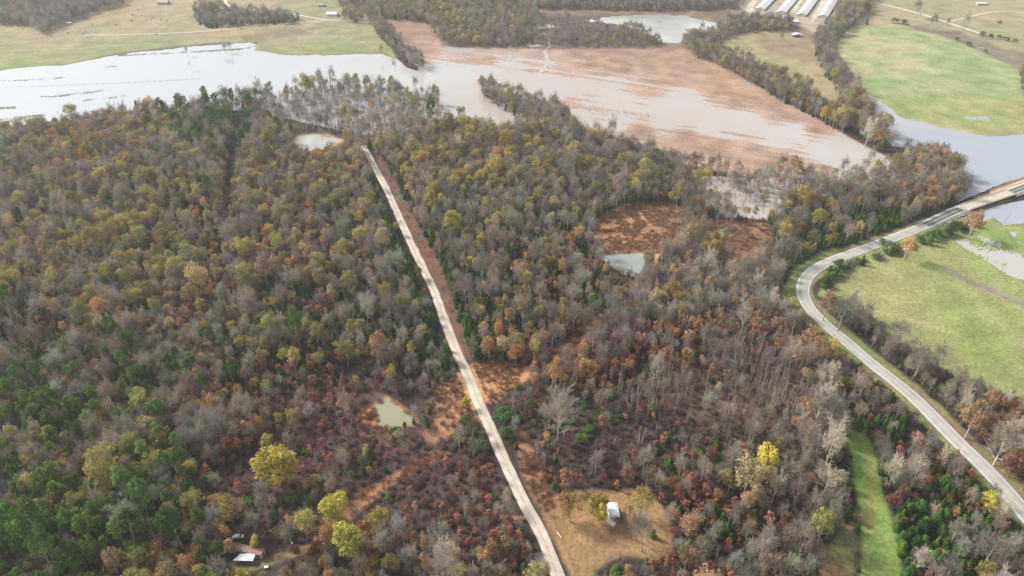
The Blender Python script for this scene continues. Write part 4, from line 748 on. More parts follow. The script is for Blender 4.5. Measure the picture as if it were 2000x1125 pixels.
def fuzz(C, h, rad, rg, base, n, ln, w):
    """fine outer twigs all over the crown, pointing out and up"""
    zc = h * (base + (1 - base) * .45); hz = h * (1 - base) * .5; lob = rg.uniform(.72, 1.05, 14)
    for k in range(n):
        d = rdir(rg); d[2] = d[2] if d[2] > -.35 else -d[2]; az = math.atan2(d[1], d[0]); q = lob[int((az + 3.1416) / 6.29 * 14)] * (.9 + .1 * math.sin(d[2] * 7 + az * 3))
        f = rg.uniform(.35, .92) * q; p = np.array((d[0] * rad * f, d[1] * rad * f, zc + d[2] * hz * f)); e = d * np.array((1, 1, 1.1)) + rdir(rg) * .45 + np.array((0, 0, .35)); e /= np.linalg.norm(e); L = ln * rg.uniform(.6, 1.3)
        C.ribbon(p, p + e * L, w, w * .4, rg)
        if k % 2: g = e + rdir(rg) * .8; C.ribbon(p + e * L * .4, p + e * L * .4 + g / np.linalg.norm(g) * L * .6, w * .7, w * .3, rg)
def proto(sp, i):
    rg = np.random.default_rng(1000 + i * 31 + sum(map(ord, sp))); T = MB(); C = MB(); u = rg.uniform
    if sp == 'bare': h, rad = u(12, 15), u(3.7, 4.7); limbs(T, C, h, rad, rg, 9, u(.26, .36), .2, 6, 6, 1.2, .062); fuzz(C, h, rad, rg, .25, 700, 1.2, .07)
    elif sp == 'pale': h, rad = u(13, 16), u(4.4, 5.6); limbs(T, C, h, rad, rg, 13, u(.16, .26), .26, 8, 7, 1.4, .085, 0, .5); fuzz(C, h, rad, rg, .18, 600, 1.4, .08)
    elif sp == 'oak': h, rad = u(12, 15), u(4.2, 5.2); limbs(T, C, h, rad * .9, rg, 7, .35, .24, 3, 3, 1.1, .06); fuzz(C, h, rad, rg, .25, 250, 1.1, .07); puffs(C, h, rad, rg, .26, 30, 1700, .52)
    elif sp == 'yellow': h, rad = u(11, 14), u(3.8, 4.6); limbs(T, C, h, rad * .8, rg, 5, .35, .22, 3, 2, 1., .06); puffs(C, h, rad, rg, .10, 60, 3000, .55, .75, .8, .3)
    elif sp == 'tan': h, rad = u(9, 12), u(3.2, 4.0); limbs(T, C, h, rad * .9, rg, 6, .32, .19, 3, 3, 1.0, .055); fuzz(C, h, rad, rg, .2, 350, 1., .07); puffs(C, h, rad, rg, .2, 24, 1200, .46)
    elif sp == 'russet': h, rad = u(6, 8), u(2.3, 3.0); limbs(T, C, h, rad * .9, rg, 5, .25, .13, 2, 2, .8, .05); puffs(C, h, rad, rg, .08, 20, 1100, .42)
    elif sp == 'pine': h, rad = u(14, 17), u(3.3, 4.1); limbs(T, C, h, rad * .8, rg, 6, .5, .24, 2, 2, .8, .06); puffs(C, h, rad, rg, .34, 28, 2300, .55, .75, .6, .36)
    elif sp == 'cedar':
        h, rad = (u(4.6, 6.2), u(2.2, 2.8)) if i < 3 else (u(6.2, 7.6), u(1.9, 2.2)); ex_ = .42 if i < 3 else .72; T.tube([(0, 0, -.4), (0, 0, h * .5), (0, 0, h * .93)], [.15, .1, .03], 6); lob = u(.6, 1.0, 9)
        for k in range(1500):
            t = rg.random() ** 1.35; az = u(0, 6.28); rr = rad * (min(1, (1.02 - t) ** ex_ * 1.12)) * (.72 + .28 * lob[int(az / 6.29 * 9)]) * (.8 + .2 * math.sin(az * 3 + t * 9)) * (1 if t > .08 else .7); f = rg.random() ** .35
            p = np.array((math.cos(az) * rr * f, math.sin(az) * rr * f, .25 + t * (h - .3))); C.leaf(p, (math.cos(az), math.sin(az), u(.1, .9)) + rdir(rg) * .6, u(.3, .62), rg, 0, .6)
    elif sp == 'shrub':
        h, rad = u(2.2, 3.4), u(1.5, 2.2)
        for k in range(5): d = np.array((u(-.5, .5), u(-.5, .5), 1)); T.tube([(0, 0, -.2), d * h * .35, d * h * .7], [.06, .04, .02], 4)
        for k in range(170):
            d = rdir(rg); d[2] = abs(d[2]) + .35; d /= np.linalg.norm(d); s_ = d * rad * u(.2, .6) + np.array((0, 0, .2)); e = s_ + (d + rdir(rg) * .5) * u(.5, 1.2); C.ribbon(s_, e, .06, .03, rg)
            for _ in range(2): g = e + (d + rdir(rg) * .8) * u(.3, .6); C.ribbon(s_ + (e - s_) * u(.4, .9), g, .04, .02, rg)
            if rg.random() < .8: C.leaf(e, d + rdir(rg), u(.16, .34), rg)
    elif sp == 'sapling':
        h, rad = u(9, 11), 2.4
        for k in range(5):
            a0 = np.array((u(-1.4, 1.4), u(-1.4, 1.4), -.3)); hh = h * u(.75, 1.05); le = rg.normal(size=2) * .7; pts = [a0, a0 + np.array((le[0] * .3, le[1] * .3, hh * .4)), a0 + np.array((le[0], le[1], hh))]; T.tube(pts, [.11, .09, .03], 4)
            for m_ in range(16):
                t = u(.35, 1); s_ = pts[0] + (pts[2] - pts[0]) * t; az = u(0, 6.28); d = np.array((math.cos(az) * .5, math.sin(az) * .5, 1)); e = s_ + d * u(.7, 1.5) * (1.25 - t * .6); C.ribbon(s_, e, .05, .025, rg)
                for _ in range(3): g = s_ + (e - s_) * u(.4, 1); C.ribbon(g, g + (d + rdir(rg) * .7) * u(.3, .7), .035, .018, rg)
    else:  # thicket
        h, rad = u(2.0, 3.2), u(2.4, 3.2)
        for k in range(4): d = np.array((u(-.6, .6), u(-.6, .6), 1)); T.tube([(0, 0, -.2), d * h * .4, d * h * .8], [.07, .05, .02], 4)
        puffs(C, h * 1.05, rad, rg, .0, 22, 560, .5, .8, .9, .36)
    # bring the crown to its nominal spread and draw it up a little
    if sp not in ('shrub', 'sapling', 'thicket', 'cedar'):
        a = np.array(C.v); k = rad * .80 / np.percentile(np.hypot(a[:, 0], a[:, 1]), 95); v_ = 1.14; sh = rg.normal(size=2) * .05; sq = rg.uniform(.84, 1.16)
        C.v, T.v = ([(x * k * sq + sh[0] * max(z, 0), y * k / sq + sh[1] * max(z, 0), z * v_) for x, y, z in q_] for q_ in (C.v, T.v))
    return T, C, h, rad
SPEC = {'bare': ('bare_tree', 8, BARK, 'grey leafless tree', 'grey leafless trees'), 'pale': ('sycamore_tree', 4, BARKP, 'pale limbed leafless sycamore', 'pale leafless sycamores'), 'oak': ('oak_tree', 6, BARK, 'olive gold oak tree', 'olive gold oaks'), 'yellow': ('yellow_tree', 3, BARKT, 'bright yellow leaved tree', 'bright yellow trees'),
        'tan': ('tan_oak_tree', 4, BARKT, 'tan orange oak tree', 'tan orange oaks'), 'russet': ('russet_tree', 5, BARKD, 'small russet red tree', 'small russet trees'), 'pine': ('pine_tree', 5, BARKT, 'green pine', 'green pines'), 'cedar': ('cedar_tree', 5, BARKD, 'dark green conical cedar', 'dark green cedars'),
        'shrub': ('shrub', 5, BARKD, 'purple brown twiggy shrub', 'twiggy shrubs'), 'sapling': ('sapling_clump', 4, BARKT, 'thin pinkish sapling clump', 'thin bare saplings'), 'thicket': ('thicket', 3, BARKD, 'low green leafy thicket', 'low green thickets')}
PROTO = {}
for sp, (nm, n, bark, *_r) in SPEC.items():
    L = []
    hid = bpy.data.collections.new('stock_' + nm)
    for i in range(n):
        T, C, h, rad = proto(sp, i); tm = T.mesh(nm + '_trunk', [bark]); cm = C.mesh(nm + '_crown', [MT[sp]])
        J = MB(); J.v = T.v + C.v; k = len(T.v); J.f = T.f + [tuple(q + k for q in f) for f in C.f]; J.m = [0] * len(T.f) + [1] * len(C.f); jm = J.mesh(nm + '_whole', [bark, MT[sp]]); hid.objects.link(bpy.data.objects.new('%s_%02d' % (nm, i), jm)); L.append((tm, cm, h, rad))
    PROTO[sp] = (L, hid)

ANCH = """50 300 G5O3T2C.5|250 280 G4O3T2|430 228 N2G3C1|100 400 G4O4T1C1|300 400 G3O5T1C2|550 350 G4O4T1R.5C.5|650 300 O4T2G3|100 520 G4O3T2R1C1.5|300 520 O4G3Y.5R1C1.5|550 480 O3T2G4R1.5C1|700 480 G5O2C2R1|50 640 C2G4N1R1.5|200 600 G4T1.5R2O2C1.5
400 620 G4O2R2C1T1|600 620 G4O2C2.5R1.5Y.3|760 620 G4C2R1O1|50 760 N4G3C1.5R1|200 760 N3G5R1|350 750 G4R1T1N1.5|500 700 R2O2G3C1|650 740 R3S3G1C.5|80 900 N2.5T2G3O2|250 880 G3O4N1|400 840 O3G3T2|150 1030 N6O2T1.5G1|300 1010 N5O3T2G1|390 1080 O2T2G3N1|500 950 S4G2R1V1|650 870 S6R2V.7G.5|800 900 S6R2G1|850 1000 R3S4G2V.5|850 1080 G5P1T2O1
700 1080 G3O1S2T2|950 1050 R3T2G3C.7|800 300 G4O4T1|950 300 O5G3T1|1050 320 G5O3|1200 330 G6O1.5|850 430 G5Y.6O1C2|1000 430 G5O2C2|1130 420 G5C2.5O1|950 550 G4R1C2.5T1Y.3|1100 530 G4T2R2C2O1|970 650 O2T3C1.5G2|1150 580 C3G3R2T2|1200 640 G4R3T1|1150 700 R7T2G1|1300 600 G5R1T1O1P1|1350 680 G3R3T1C.5|1450 580 G5P1.5T1|1450 690 L5G3R2S2|1320 750 L9G1P.7S3
1550 620 G4T2P1.5|1520 750 L9G2P.7S3|1600 720 P2T2G3O1|1150 800 S5G2V1.5R1|1200 880 R3S6G1.5|1350 800 G2L2C1R1S5V.7|1300 900 S6G1.5R2C1|1330 1000 R4T1C1G2S1|1450 880 R2G3O1C1S2|1450 1000 R2C1.5G3T1.5S1|1550 950 G5P1C1S2|1550 1080 G5R1C.5L2|1600 850 P3G3T1|1760 900 C3R1.5G3P1|1850 1000 C6R1.5G1.5|1800 1080 C5G2P1R1|1950 1080 G2P2O2C2|1740 820 G3C2S2P.5|1700 650 G6C1S1|1750 700 G6P1C1|1830 760 G5P1R1C1
1900 820 P2T2R1.5G2C1|1980 870 P3R2T1|1550 440 G3C5O1.5T1.5|1600 450 C8G2T1O1|1650 450 C9G2O1|1720 440 C8O1G2|1560 400 O3T2G3C2|1450 360 G6T.7O.7|1650 370 G6O1|1800 330 G4O2T2|1850 400 T2G3O1|1650 230 G4O2T1|1400 120 G4O2|1530 190 O2G3C1|1640 100 G6C.5|1690 20 O2G4|700 200 G7O1|600 200 G7O.7|1100 220 G5C.5|100 30 G8|470 35 G6C3|850 40 G5O3C1|900 75 O3G4|1200 75 G7S1O.5|1080 55 G5S3|1120 45 G5S3|1400 10 G6|1100 10 G6O1|780 100 G4S2|870 720 C2G2S1|880 560 C3G2|810 480 C3G2"""
KEY = dict(zip('GPOYTRNCSLV', ('bare', 'pale', 'oak', 'yellow', 'tan', 'russet', 'pine', 'cedar', 'shrub', 'sapling', 'thicket'))); SPN = list(SPEC)
import re
AN = []
for ln in ANCH.replace('\n', '|').split('|'):
    a, b_, s_ = ln.split(); v = np.zeros(len(SPN)); v_ = re.findall(r'([A-Z])([\d.]+)', s_)
    for k, x in v_: v[SPN.index(KEY[k])] = float(x)
    AN.append((float(a), float(b_), v / v.sum()))
AXY = np.array([(a, b_) for a, b_, _ in AN]); AW = np.array([v for *_, v in AN])
# candidate feet on a jittered grid over the mapped land
SP0 = 3.3
xs = np.arange(-900, 900, SP0); ys = np.arange(120, 1560, SP0); cx, cy = np.meshgrid(xs, ys); cx = (cx + rng.uniform(-.5, .5, cx.shape) * SP0 * .95).ravel(); cy = (cy + rng.uniform(-.5, .5, cy.shape) * SP0 * .95).ravel()
cz = H(cx, cy); bx, by, _ = proj(cx, cy, cz + .4)
ok = (bx > -260) & (bx < 2260) & (by > -95) & (by < 1270); cx, cy, cz, bx, by = (q[ok] for q in (cx, cy, cz, bx, by))
jx = bx + 5 * fbm(cx / 12, cy / 12, 61, 2); jy = by + 3 * fbm(cx / 12, cy / 12, 62, 2)
dens = np.zeros(len(cx)); dens[inpoly(jx, jy, MAIN)] = 1; dens[inpoly(jx, jy, HEDGE)] = .95
for i, P in enumerate(TOPWOOD): dens[inpoly(jx, jy, P)] = [.45, .9, 1, .42, 1, 1, 1, .6, .85, .95, .9, .7, .9, .3][i]
dens[inpoly(jx, jy, [(1300, 330), (1420, 340), (1600, 352), (1740, 335), (1720, 375), (1540, 385), (1380, 400), (1355, 350)])] = .55
dens[inpoly(jx, jy, [(1290, 315), (1420, 335), (1600, 345), (1740, 325), (1740, 338), (1600, 356), (1420, 350), (1300, 332)])] = .5
dens[inpoly(jx, jy, brush)] = .95
def excl(P, d=0.0): dens[inpoly(jx, jy, P)] = d
for P in (CLEAR, CLEAR2, STRIP, MARSH, POND1, POND2, POND3): excl(P)
excl(STRIPO, .08); excl(MARSH2, .05); excl(ROW); excl(RFIELD); excl([(1375, 362), (1520, 385), (1525, 415), (1500, 430), (1420, 420), (1390, 405)], .12)
excl([(440, 1042), (520, 1052), (560, 1070), (660, 1055), (560, 1095), (530, 1125), (500, 1130), (455, 1125), (440, 1085)]); excl([(505, 200), (560, 182), (700, 163), (850, 188), (865, 235), (825, 268), (700, 290), (600, 292), (560, 262)], .42); excl([(565, 262), (690, 262), (680, 306), (570, 312)], .03)
excl([(700, 770), (830, 770), (830, 845), (690, 845)], .1); excl([(1276, 490), (1292, 490), (1284, 540), (1268, 540)])
for P in ORANGE: excl(P, .12)
excl([(1500, 600), (1540, 525), (1600, 490), (1640, 480), (1640, 505), (1590, 535), (1572, 560), (1566, 600), (1540, 610)], .0)
crown_dx = 0
spw = np.zeros((len(cx), len(SPN))); wsum = np.zeros(len(cx)); py5 = by - 8 * (by + 365) / 900
for (a, b_), v in zip(AXY, AW):
    k = 1 / ((bx - a) ** 2 + ((py5 - b_) * 1.4) ** 2 + 400) ** 1.8; spw += k[:, None] * v; wsum += k
spw /= wsum[:, None]
FL = inpoly(jx, jy, TOPWOOD[0]) | inpoly(jx, jy, [(1300, 330), (1740, 335), (1720, 375), (1540, 385), (1530, 430), (1380, 400)]); spw[FL] = np.array([.5 if q == 'bare' else .5 if q == 'sapling' else .08 if q == 'oak' else .05 if q == 'tan' else 0 for q in SPN])
spw *= np.array([(3.0 / {'bare': 3.9, 'pale': 4.6, 'oak': 4.4, 'yellow': 4, 'tan': 3.5, 'russet': 2.4, 'pine': 4.6, 'cedar': 2.3, 'shrub': 1.7, 'sapling': 2.2, 'thicket': 2.4}[q]) ** 1.3 for q in SPN])
spw[:, SPN.index('cedar')] *= 1 + 1.1 * ((bx < 720) & (by > 330)) + .7 * ((bx > 840) & (bx < 1220) & (by > 380) & (by < 690)); spw[:, SPN.index('pine')] *= 1 + .3 * (bx < 420)
# stands of one kind: each kind waxes and wanes over the ground
for j in range(len(SPN)): spw[:, j] *= np.exp(1.1 * fbm(cx / 24, cy / 24, 100 + j, 2))
cum = np.cumsum(spw / spw.sum(1)[:, None], 1); pick = (rng.random(len(cx))[:, None] > cum).sum(1).clip(0, len(SPN) - 1)
water = (by < 300)
# cedars and green thickets line the gravel road
gd = np.array([np.min(np.hypot(gp[:, 0] - a, gp[:, 1] - b_)) if abs(np.interp(b_, gp[::-1, 1], gp[::-1, 0]) - a) < 40 else 99 for a, b_ in zip(cx, cy)])
hd = np.array([np.min(np.hypot(hp[::2, 0] - a, hp[::2, 1] - b_)) if a > 60 else 99 for a, b_ in zip(cx, cy)])
roadside = (gd < 15) & (by > 330) & (by < 720) & (dens > .5); pick[roadside & (rng.random(len(cx)) < .85)] = SPN.index('cedar')
RAD = {'bare': 3.2, 'pale': 4.0, 'oak': 3.7, 'yellow': 3.4, 'tan': 2.9, 'russet': 2.1, 'pine': 3.0, 'cedar': 2.35, 'shrub': 1.7, 'sapling': 1.8, 'thicket': 2.4}
HT = {'bare': 15, 'pale': 16, 'oak': 15, 'yellow': 14, 'tan': 12, 'russet': 7.5, 'pine': 16, 'cedar': 6.3, 'shrub': 2.6, 'sapling': 10, 'thicket': 2.5}
NEVER = [CLEAR, CLEAR2, POND1, POND2, POND3, STRIP, [(436, 1046), (525, 1052), (540, 1122), (440, 1112)], [(560, 1068), (650, 1050), (690, 972), (760, 930), (770, 938), (700, 1000), (655, 1068), (570, 1088)]]
HP = [tuple(p) for p in np.stack([ppx, ppy], -1)[::4]]; GPX = np.stack(proj(gp[:, 0], gp[:, 1], gp[:, 2])[:2], -1); GP = [tuple(p) for p in GPX[::4]]

TREES = []          # species, x, y, z, scale, rot, variant, hero label
hash_ = {}
def near(x, y, r):
    i, j = int(x // 6), int(y // 6)
    for a in (-1, 0, 1):
        for c_ in (-1, 0, 1):
            for (u, v, q) in hash_.get((i + a, j + c_), ()):
                if (u - x) ** 2 + (v - y) ** 2 < (.5 * (q + r)) ** 2 * 1.0: return True
    return False
def put(sp, x, y, sc, var=None, lab=None, z=None):
    r_ = RAD[sp] * sc; hash_.setdefault((int(x // 6), int(y // 6)), []).append((x, y, r_ * .95)); L = PROTO[sp][0]
    TREES.append([sp, x, y, float(H(x, y)) + .35 if z is None else z, sc, random.uniform(0, 6.28), random.randrange(len(L)) if var is None else var, lab])
# trees that stand out in the photograph: crown centre and crown width in the photograph
HERO = [('yellow', 530, 893, 78, 'huge yellow olive oak standing alone in dark brush'), ('yellow', 682, 1053, 60, 'tall golden yellow tree beside the orange earth track'), ('yellow', 656, 985, 46, 'pale yellow tree standing at the top of the orange track'), ('oak', 738, 1012, 50, 'green yellow oak standing between two bright yellow trees'), ('yellow', 1163, 978, 36, 'round amber tree touching the white trailer'),
        ('yellow', 1176, 1000, 30, 'amber tree hugging the wall of the white trailer'), ('tan', 1224, 986, 24, 'thin tan tree behind the white trailer'), ('oak', 1254, 977, 38, 'pale gold bushy tree at the back of the grass clearing'), ('tan', 1116, 978, 48, 'tan brown tree at the corner of the grass clearing'), ('bare', 1247, 1020, 34, 'grey bare tree in the island of the clearing'), ('bare', 1258, 1040, 36, 'second grey bare tree in the island of the clearing'), ('cedar', 1275, 1042, 18, 'green cedar in the island of the clearing'),
        ('pale', 1092, 805, 62, 'spreading pale leafless sycamore beside the roadside thicket'), ('yellow', 1660, 742, 26, 'small vivid yellow tree near the highway'), ('yellow', 1505, 893, 50, 'upright yellow tree amid bare saplings'), ('oak', 1463, 920, 58, 'broad pale gold oak amid russet trees'), ('yellow', 885, 428, 36, 'bright gold tree above the grey wood'), ('oak', 675, 680, 38, 'yellow green oak amid cedars left by the gravel road'), ('yellow', 935, 588, 24, 'narrow lime yellow tree beside the cleared strip'), ('tan', 955, 672, 30, 'orange tan oak above the roadside clearing'), ('oak', 982, 670, 26, 'olive oak above the roadside clearing'), ('tan', 1007, 682, 28, 'orange tan oak at the end of the roadside clearing'),
        ('tan', 1340, 1090, 30, None), ('pine', 70, 1030, 70, 'largest green pine in the corner of the forest'), ('pine', 340, 1022, 46, 'round light green pine above the yellow oaks'), ('pine', 275, 975, 46, 'broad green pine amid olive oaks'), ('pine', 248, 1030, 44, 'green pine with rounded crown among other pines'), ('oak', 200, 910, 66, 'broad tan gold oak deep in the pine forest'), ('tan', 222, 1098, 46, None), ('yellow', 473, 1130, 42, 'golden tree just in front of the rusty roofed trailer'), ('yellow', 498, 1057, 20, 'small yellow green tree behind the rusty roofed trailer'), ('tan', 442, 1062, 26, 'orange brown tree leaning over the rusty roof'),
        ('pale', 1965, 860, 56, 'spreading pale sycamore beside a russet tree near the highway'), ('russet', 1932, 825, 40, 'dull red tree in the hedge beside the highway'), ('russet', 1982, 908, 34, 'red orange tree by the yellow road sign'), ('tan', 1905, 810, 50, 'tan crowned tree beside the dull red tree'), ('tan', 1937, 775, 34, 'orange tree standing at the edge of the green field'), ('yellow', 1937, 975, 40, 'golden orange tree against the highway edge'), ('pale', 1955, 1000, 34, 'white dead tree beside the golden orange tree'), ('russet', 1800, 880, 30, 'rounded brick red tree among green cedars'), ('pale', 1750, 915, 42, 'yellowish bare sycamore beside the green strip'),
        ('pale', 1600, 800, 40, 'tall pale bare tree above the green strip'), ('pale', 1625, 870, 52, 'tan grey bare tree at the edge of the green strip'), ('tan', 1720, 265, 22, None), ('pale', 1697, 258, 26, 'white limbed sycamore between two flood waters'), ('tan', 1905, 428, 40, 'orange tree in front of the road bridge'), ('thicket', 1735, 486, 30, 'rounded green bush beside the field fence'), ('tan', 1775, 476, 30, 'brown bush along the field edge of the highway'), ('thicket', 1640, 520, 26, None), ('thicket', 1625, 533, 24, None), ('thicket', 1800, 470, 18, None), ('thicket', 1822, 462, 26, None), ('thicket', 1850, 452, 26, None), ('thicket', 1870, 444, 24, None), ('shrub', 1755, 482, 18, None), ('shrub', 1660, 512, 20, None), ('thicket', 1710, 500, 14, None), ('thicket', 1616, 545, 18, None), ('tan', 1618, 585, 40, 'tan pink tree inside the highway bend'), ('bare', 1650, 600, 36, None),
        ('yellow', 1550, 592, 26, 'yellow tree just outside the highway bend'), ('tan', 1590, 655, 40, 'tan bare topped tree below the highway bend'), ('yellow', 1627, 672, 30, 'gold tree below the utility pole'), ('tan', 1612, 690, 36, None), ('oak', 1352, 455, 34, 'pale olive tree standing out of the orange marsh'), ('bare', 1340, 430, 30, None), ('oak', 1392, 480, 38, 'pale green gold tree between the two marshes'), ('pale', 1294, 488, 22, 'white trunked bare tree beside the teal pond'), ('tan', 1346, 500, 24, None), ('pale', 1365, 515, 32, None), ('pale', 1385, 510, 32, None), ('oak', 1325, 372, 30, 'gold bare tree at the edge of the flood'), ('pale', 1480, 548, 28, 'spreading pale tree under the reddish marsh'),
        ('oak', 727, 178, 14, None), ('cedar', 722, 282, 16, 'dark cedar at the far end of the gravel road'), ('pine', 600, 168, 14, 'green tree standing in the flood water'), ('oak', 773, 198, 18, None), ('pine', 838, 214, 24, 'dark green tree by the flooded wood'), ('oak', 810, 200, 24, 'pale green tree by the flooded wood'), ('cedar', 240, 218, 12, 'dark round tree sticking out above the lake shore'), ('cedar', 268, 212, 18, 'dark broad tree sticking out above the lake shore'), ('pine', 438, 220, 26, 'bright green pine at the lake shore'), ('pine', 415, 228, 20, None),
        ('bare', 1793, 10, 16, 'lone grey tree on the far pasture'), ('bare', 1825, 38, 14, None), ('bare', 1853, 42, 10, None), ('bare', 1889, 42, 18, 'grey bare tree beside the branch track'), ('shrub', 1953, 42, 18, 'dark round shrub in the tan pasture'), ('cedar', 1694, 42, 10, 'lone dark cedar at the head of the green meadow'), ('thicket', 1748, 42, 14, None), ('thicket', 1765, 44, 16, None), ('cedar', 1615, 40, 10, None), ('cedar', 1625, 42, 10, None), ('thicket', 1920, 67, 12, None), ('thicket', 1935, 71, 10, None), ('thicket', 1950, 74, 10, None), ('thicket', 1965, 77, 12, None), ('thicket', 1982, 81, 10, None), ('thicket', 1870, 78, 10, None), ('thicket', 1890, 87, 12, None), ('thicket', 1925, 101, 8, None), ('bare', 1527, 70, 10, 'small grey tree beside the open shed'),
        ('bare', 745, 97, 10, 'bare tree standing at the flooded pasture edge'), ('bare', 363, 95, 9, None), ('bare', 438, 88, 10, 'leafless tree standing in the narrow flood pool'), ('bare', 448, 88, 9, None), ('bare', 770, 128, 7, None), ('bare', 848, 168, 8, None), ('bare', 1890, 360, 22, 'reddish leafless tree behind the bridge'), ('cedar', 1887, 368, 14, None),
        ('cedar', 1017, 1040, 20, 'dark green cedar beside the gravel road driveway'), ('cedar', 1037, 1066, 18, 'rounded cedar at the mouth of the grey driveway'), ('cedar', 1048, 1110, 26, 'green cedar below the grey driveway'), ('cedar', 993, 966, 14, None), ('oak', 990, 1055, 34, 'pale gold tree beside the roadside cedars'), ('thicket', 775, 845, 26, 'green thicket below the triangular pond'), ('cedar', 790, 828, 12, 'small cedar on the shore of the triangular pond'), ('cedar', 808, 822, 12, 'second small cedar on the shore of the triangular pond'), ('cedar', 835, 828, 14, None),
        ('thicket', 985, 815, 40, 'large dark green thicket right by the gravel road'), ('cedar', 1010, 812, 22, None), ('thicket', 925, 840, 30, None), ('thicket', 935, 870, 30, None), ('thicket', 990, 850, 30, None), ('yellow', 910, 780, 20, 'lime green bush on the orange roadside'), ('cedar', 905, 818, 16, None), ('cedar', 1365, 1030, 28, None), ('cedar', 1373, 1030, 26, None), ('cedar', 1378, 1090, 22, None), ('cedar', 1478, 1005, 22, None), ('pine', 578, 637, 34, 'rounded light green pine amid grey trees'), ('cedar', 870, 690, 34, 'broad dark cedar at the gravel road edge'), ('cedar', 1160, 590, 36, None), ('cedar', 1175, 600, 30, None)]
for i in range(30):
    t = i / 29; q = np.array(spline([(1612, 562), (1622, 542), (1650, 522), (1700, 503), (1760, 483), (1830, 460), (1905, 434)], 5)); k = t * (len(q) - 1); j = int(min(k, len(q) - 2)); p = q[j] + (q[j + 1] - q[j]) * (k - j)
    HERO.append((('thicket', 'shrub', 'thicket', 'cedar', 'shrub')[i % 5], p[0] + random.uniform(-4, 4), p[1] + random.uniform(-2, 3), random.uniform(12, 22), None))
ZC = {'cedar': .42, 'shrub': .5, 'thicket': .45, 'russet': .55, 'pine': .7, 'bare': .66, 'pale': .6, 'yellow': .58}
for sp, px, py, wpx, lab in HERO:
    h = HT[sp]
    for _ in range(4):
        z = float(H(*at_h(px, py, h * ZC.get(sp, .6)))); x, y = at_h(px, py, h * ZC.get(sp, .6)); d = proj(x, y, z)[2]; sc = min(2.2, max(.35, wpx * d / F / 2 / RAD[sp])); h = HT[sp] * sc
    put(sp, float(x), float(y), sc, None, lab)
lows = np.ones(len(cx)); LOW = [(1060, 770), (1250, 720), (1480, 715), (1560, 800), (1560, 960), (1440, 890), (1330, 900), (1150, 960), (1040, 940)]
lows[inpoly(jx, jy, LOW)] = .74; lows[inpoly(jx, jy, brush)] = .74; lows[np.isin(pick, [SPN.index('shrub'), SPN.index('thicket')])] = 1.0; lows[roadside] = 1.1; lows[inpoly(jx, jy, HEDGE)] = .8; lows[pick == SPN.index('sapling')] = 1.0; lows[inpoly(jx, jy, [(1700, 845), (1900, 900), (2020, 1010), (2080, 1200), (1760, 1200), (1720, 960)]) & (pick == SPN.index('cedar'))] = 1.35; lows[inpoly(jx, jy, TOPWOOD[13])] = .8; lows[inpoly(jx, jy, TOPWOOD[3])] = .85
order = rng.permutation(len(cx)); scl = np.exp(rng.normal(-.2, .28, len(cx))).clip(.5, 1.6)
big = [SPN[p] for p in pick]
order = np.concatenate([order[roadside[order]], order[~roadside[order]]])
for i in order:
    if dens[i] <= 0 or rng.random() > dens[i]: continue
    sp = big[i]; x, y = cx[i], cy[i]; sc = scl[i] * lows[i]
    if by[i] < 110: sc *= .85
    if dens[i] < .15 and not FL[i] and sp not in ('bare', 'pale'): sp = 'shrub'
    r_ = RAD[sp] * sc
    if gd[i] < 4.8 + r_ * .9 and by[i] > 290: continue
    if hd[i] < 8.5 + r_ * .6: continue
    if near(x, y, r_ * .95): continue
    h = HT[sp] * sc; qx, qy, _ = proj(x, y, cz[i] + h * .6); tx, ty, _ = proj(x, y, cz[i] + h * .95)
    if any(inpoly(np.array([qx, tx]), np.array([qy, ty]), P).any() for P in NEVER): continue
    if hd[i] < 40 and qx > 1500 and dseg(np.array([qx, tx]), np.array([qy, ty]), HP).min() < 15 * (qy + 365) / 1100: continue
    if gd[i] < 30 and dseg(np.array([qx, tx]), np.array([qy, ty]), GP).min() < 9 * (qy + 365) / 1100: continue
    if 215 < by[i] < 480 and dseg(np.array([bx[i]]), np.array([by[i]]), CUT)[0] < 13: continue
    put(sp, float(x), float(y), float(sc))
# understorey: smaller trees filling the gaps, many of them dark cedars
UND = {'cedar': .40, 'bare': .20, 'russet': .16, 'shrub': .08, 'oak': .08, 'tan': .08}; un = list(UND)
for i in rng.permutation(len(cx)):
    if dens[i] < .6 or rng.random() > .5: continue
    sp = un[int((rng.random() > np.cumsum(list(UND.values()))).sum().clip(0, 5))]
    if lows[i] < 1 and not roadside[i]: sp = 'shrub' if rng.random() < .3 else 'russet' if rng.random() < .4 else 'bare' if rng.random() < .5 else sp
    if by[i] < 200 or (215 < by[i] < 480 and dseg(np.array([bx[i]]), np.array([by[i]]), CUT)[0] < 12): continue
    x, y = cx[i], cy[i]; sc = float(rng.uniform(.42, .72)) * (1.25 if sp in ('cedar', 'shrub') else 1); r_ = RAD[sp] * sc
    if gd[i] < 4.5 + r_ * .6 and by[i] > 290: continue
    if hd[i] < 9 + r_ or near(x, y, r_ * .6): continue
    qx, qy, _ = proj(x, y, cz[i] + HT[sp] * sc * .6)
    if any(inpoly(np.array([qx]), np.array([qy]), P).any() for P in NEVER): continue
    if hd[i] < 40 and qx > 1500 and dseg(np.array([qx]), np.array([qy]), HP).min() < 15 * (qy + 365) / 1100: continue
    put(sp, float(x), float(y), sc)
# row of dead stems in the stubble field
for i in range(22):
    px = 1150 + i * 6.1 + random.uniform(-2, 2); x, y = W(px, 222 + (px - 1150) * .05 + random.uniform(-2, 2))[:2]; put('sapling', float(x), float(y), random.uniform(.3, .55))

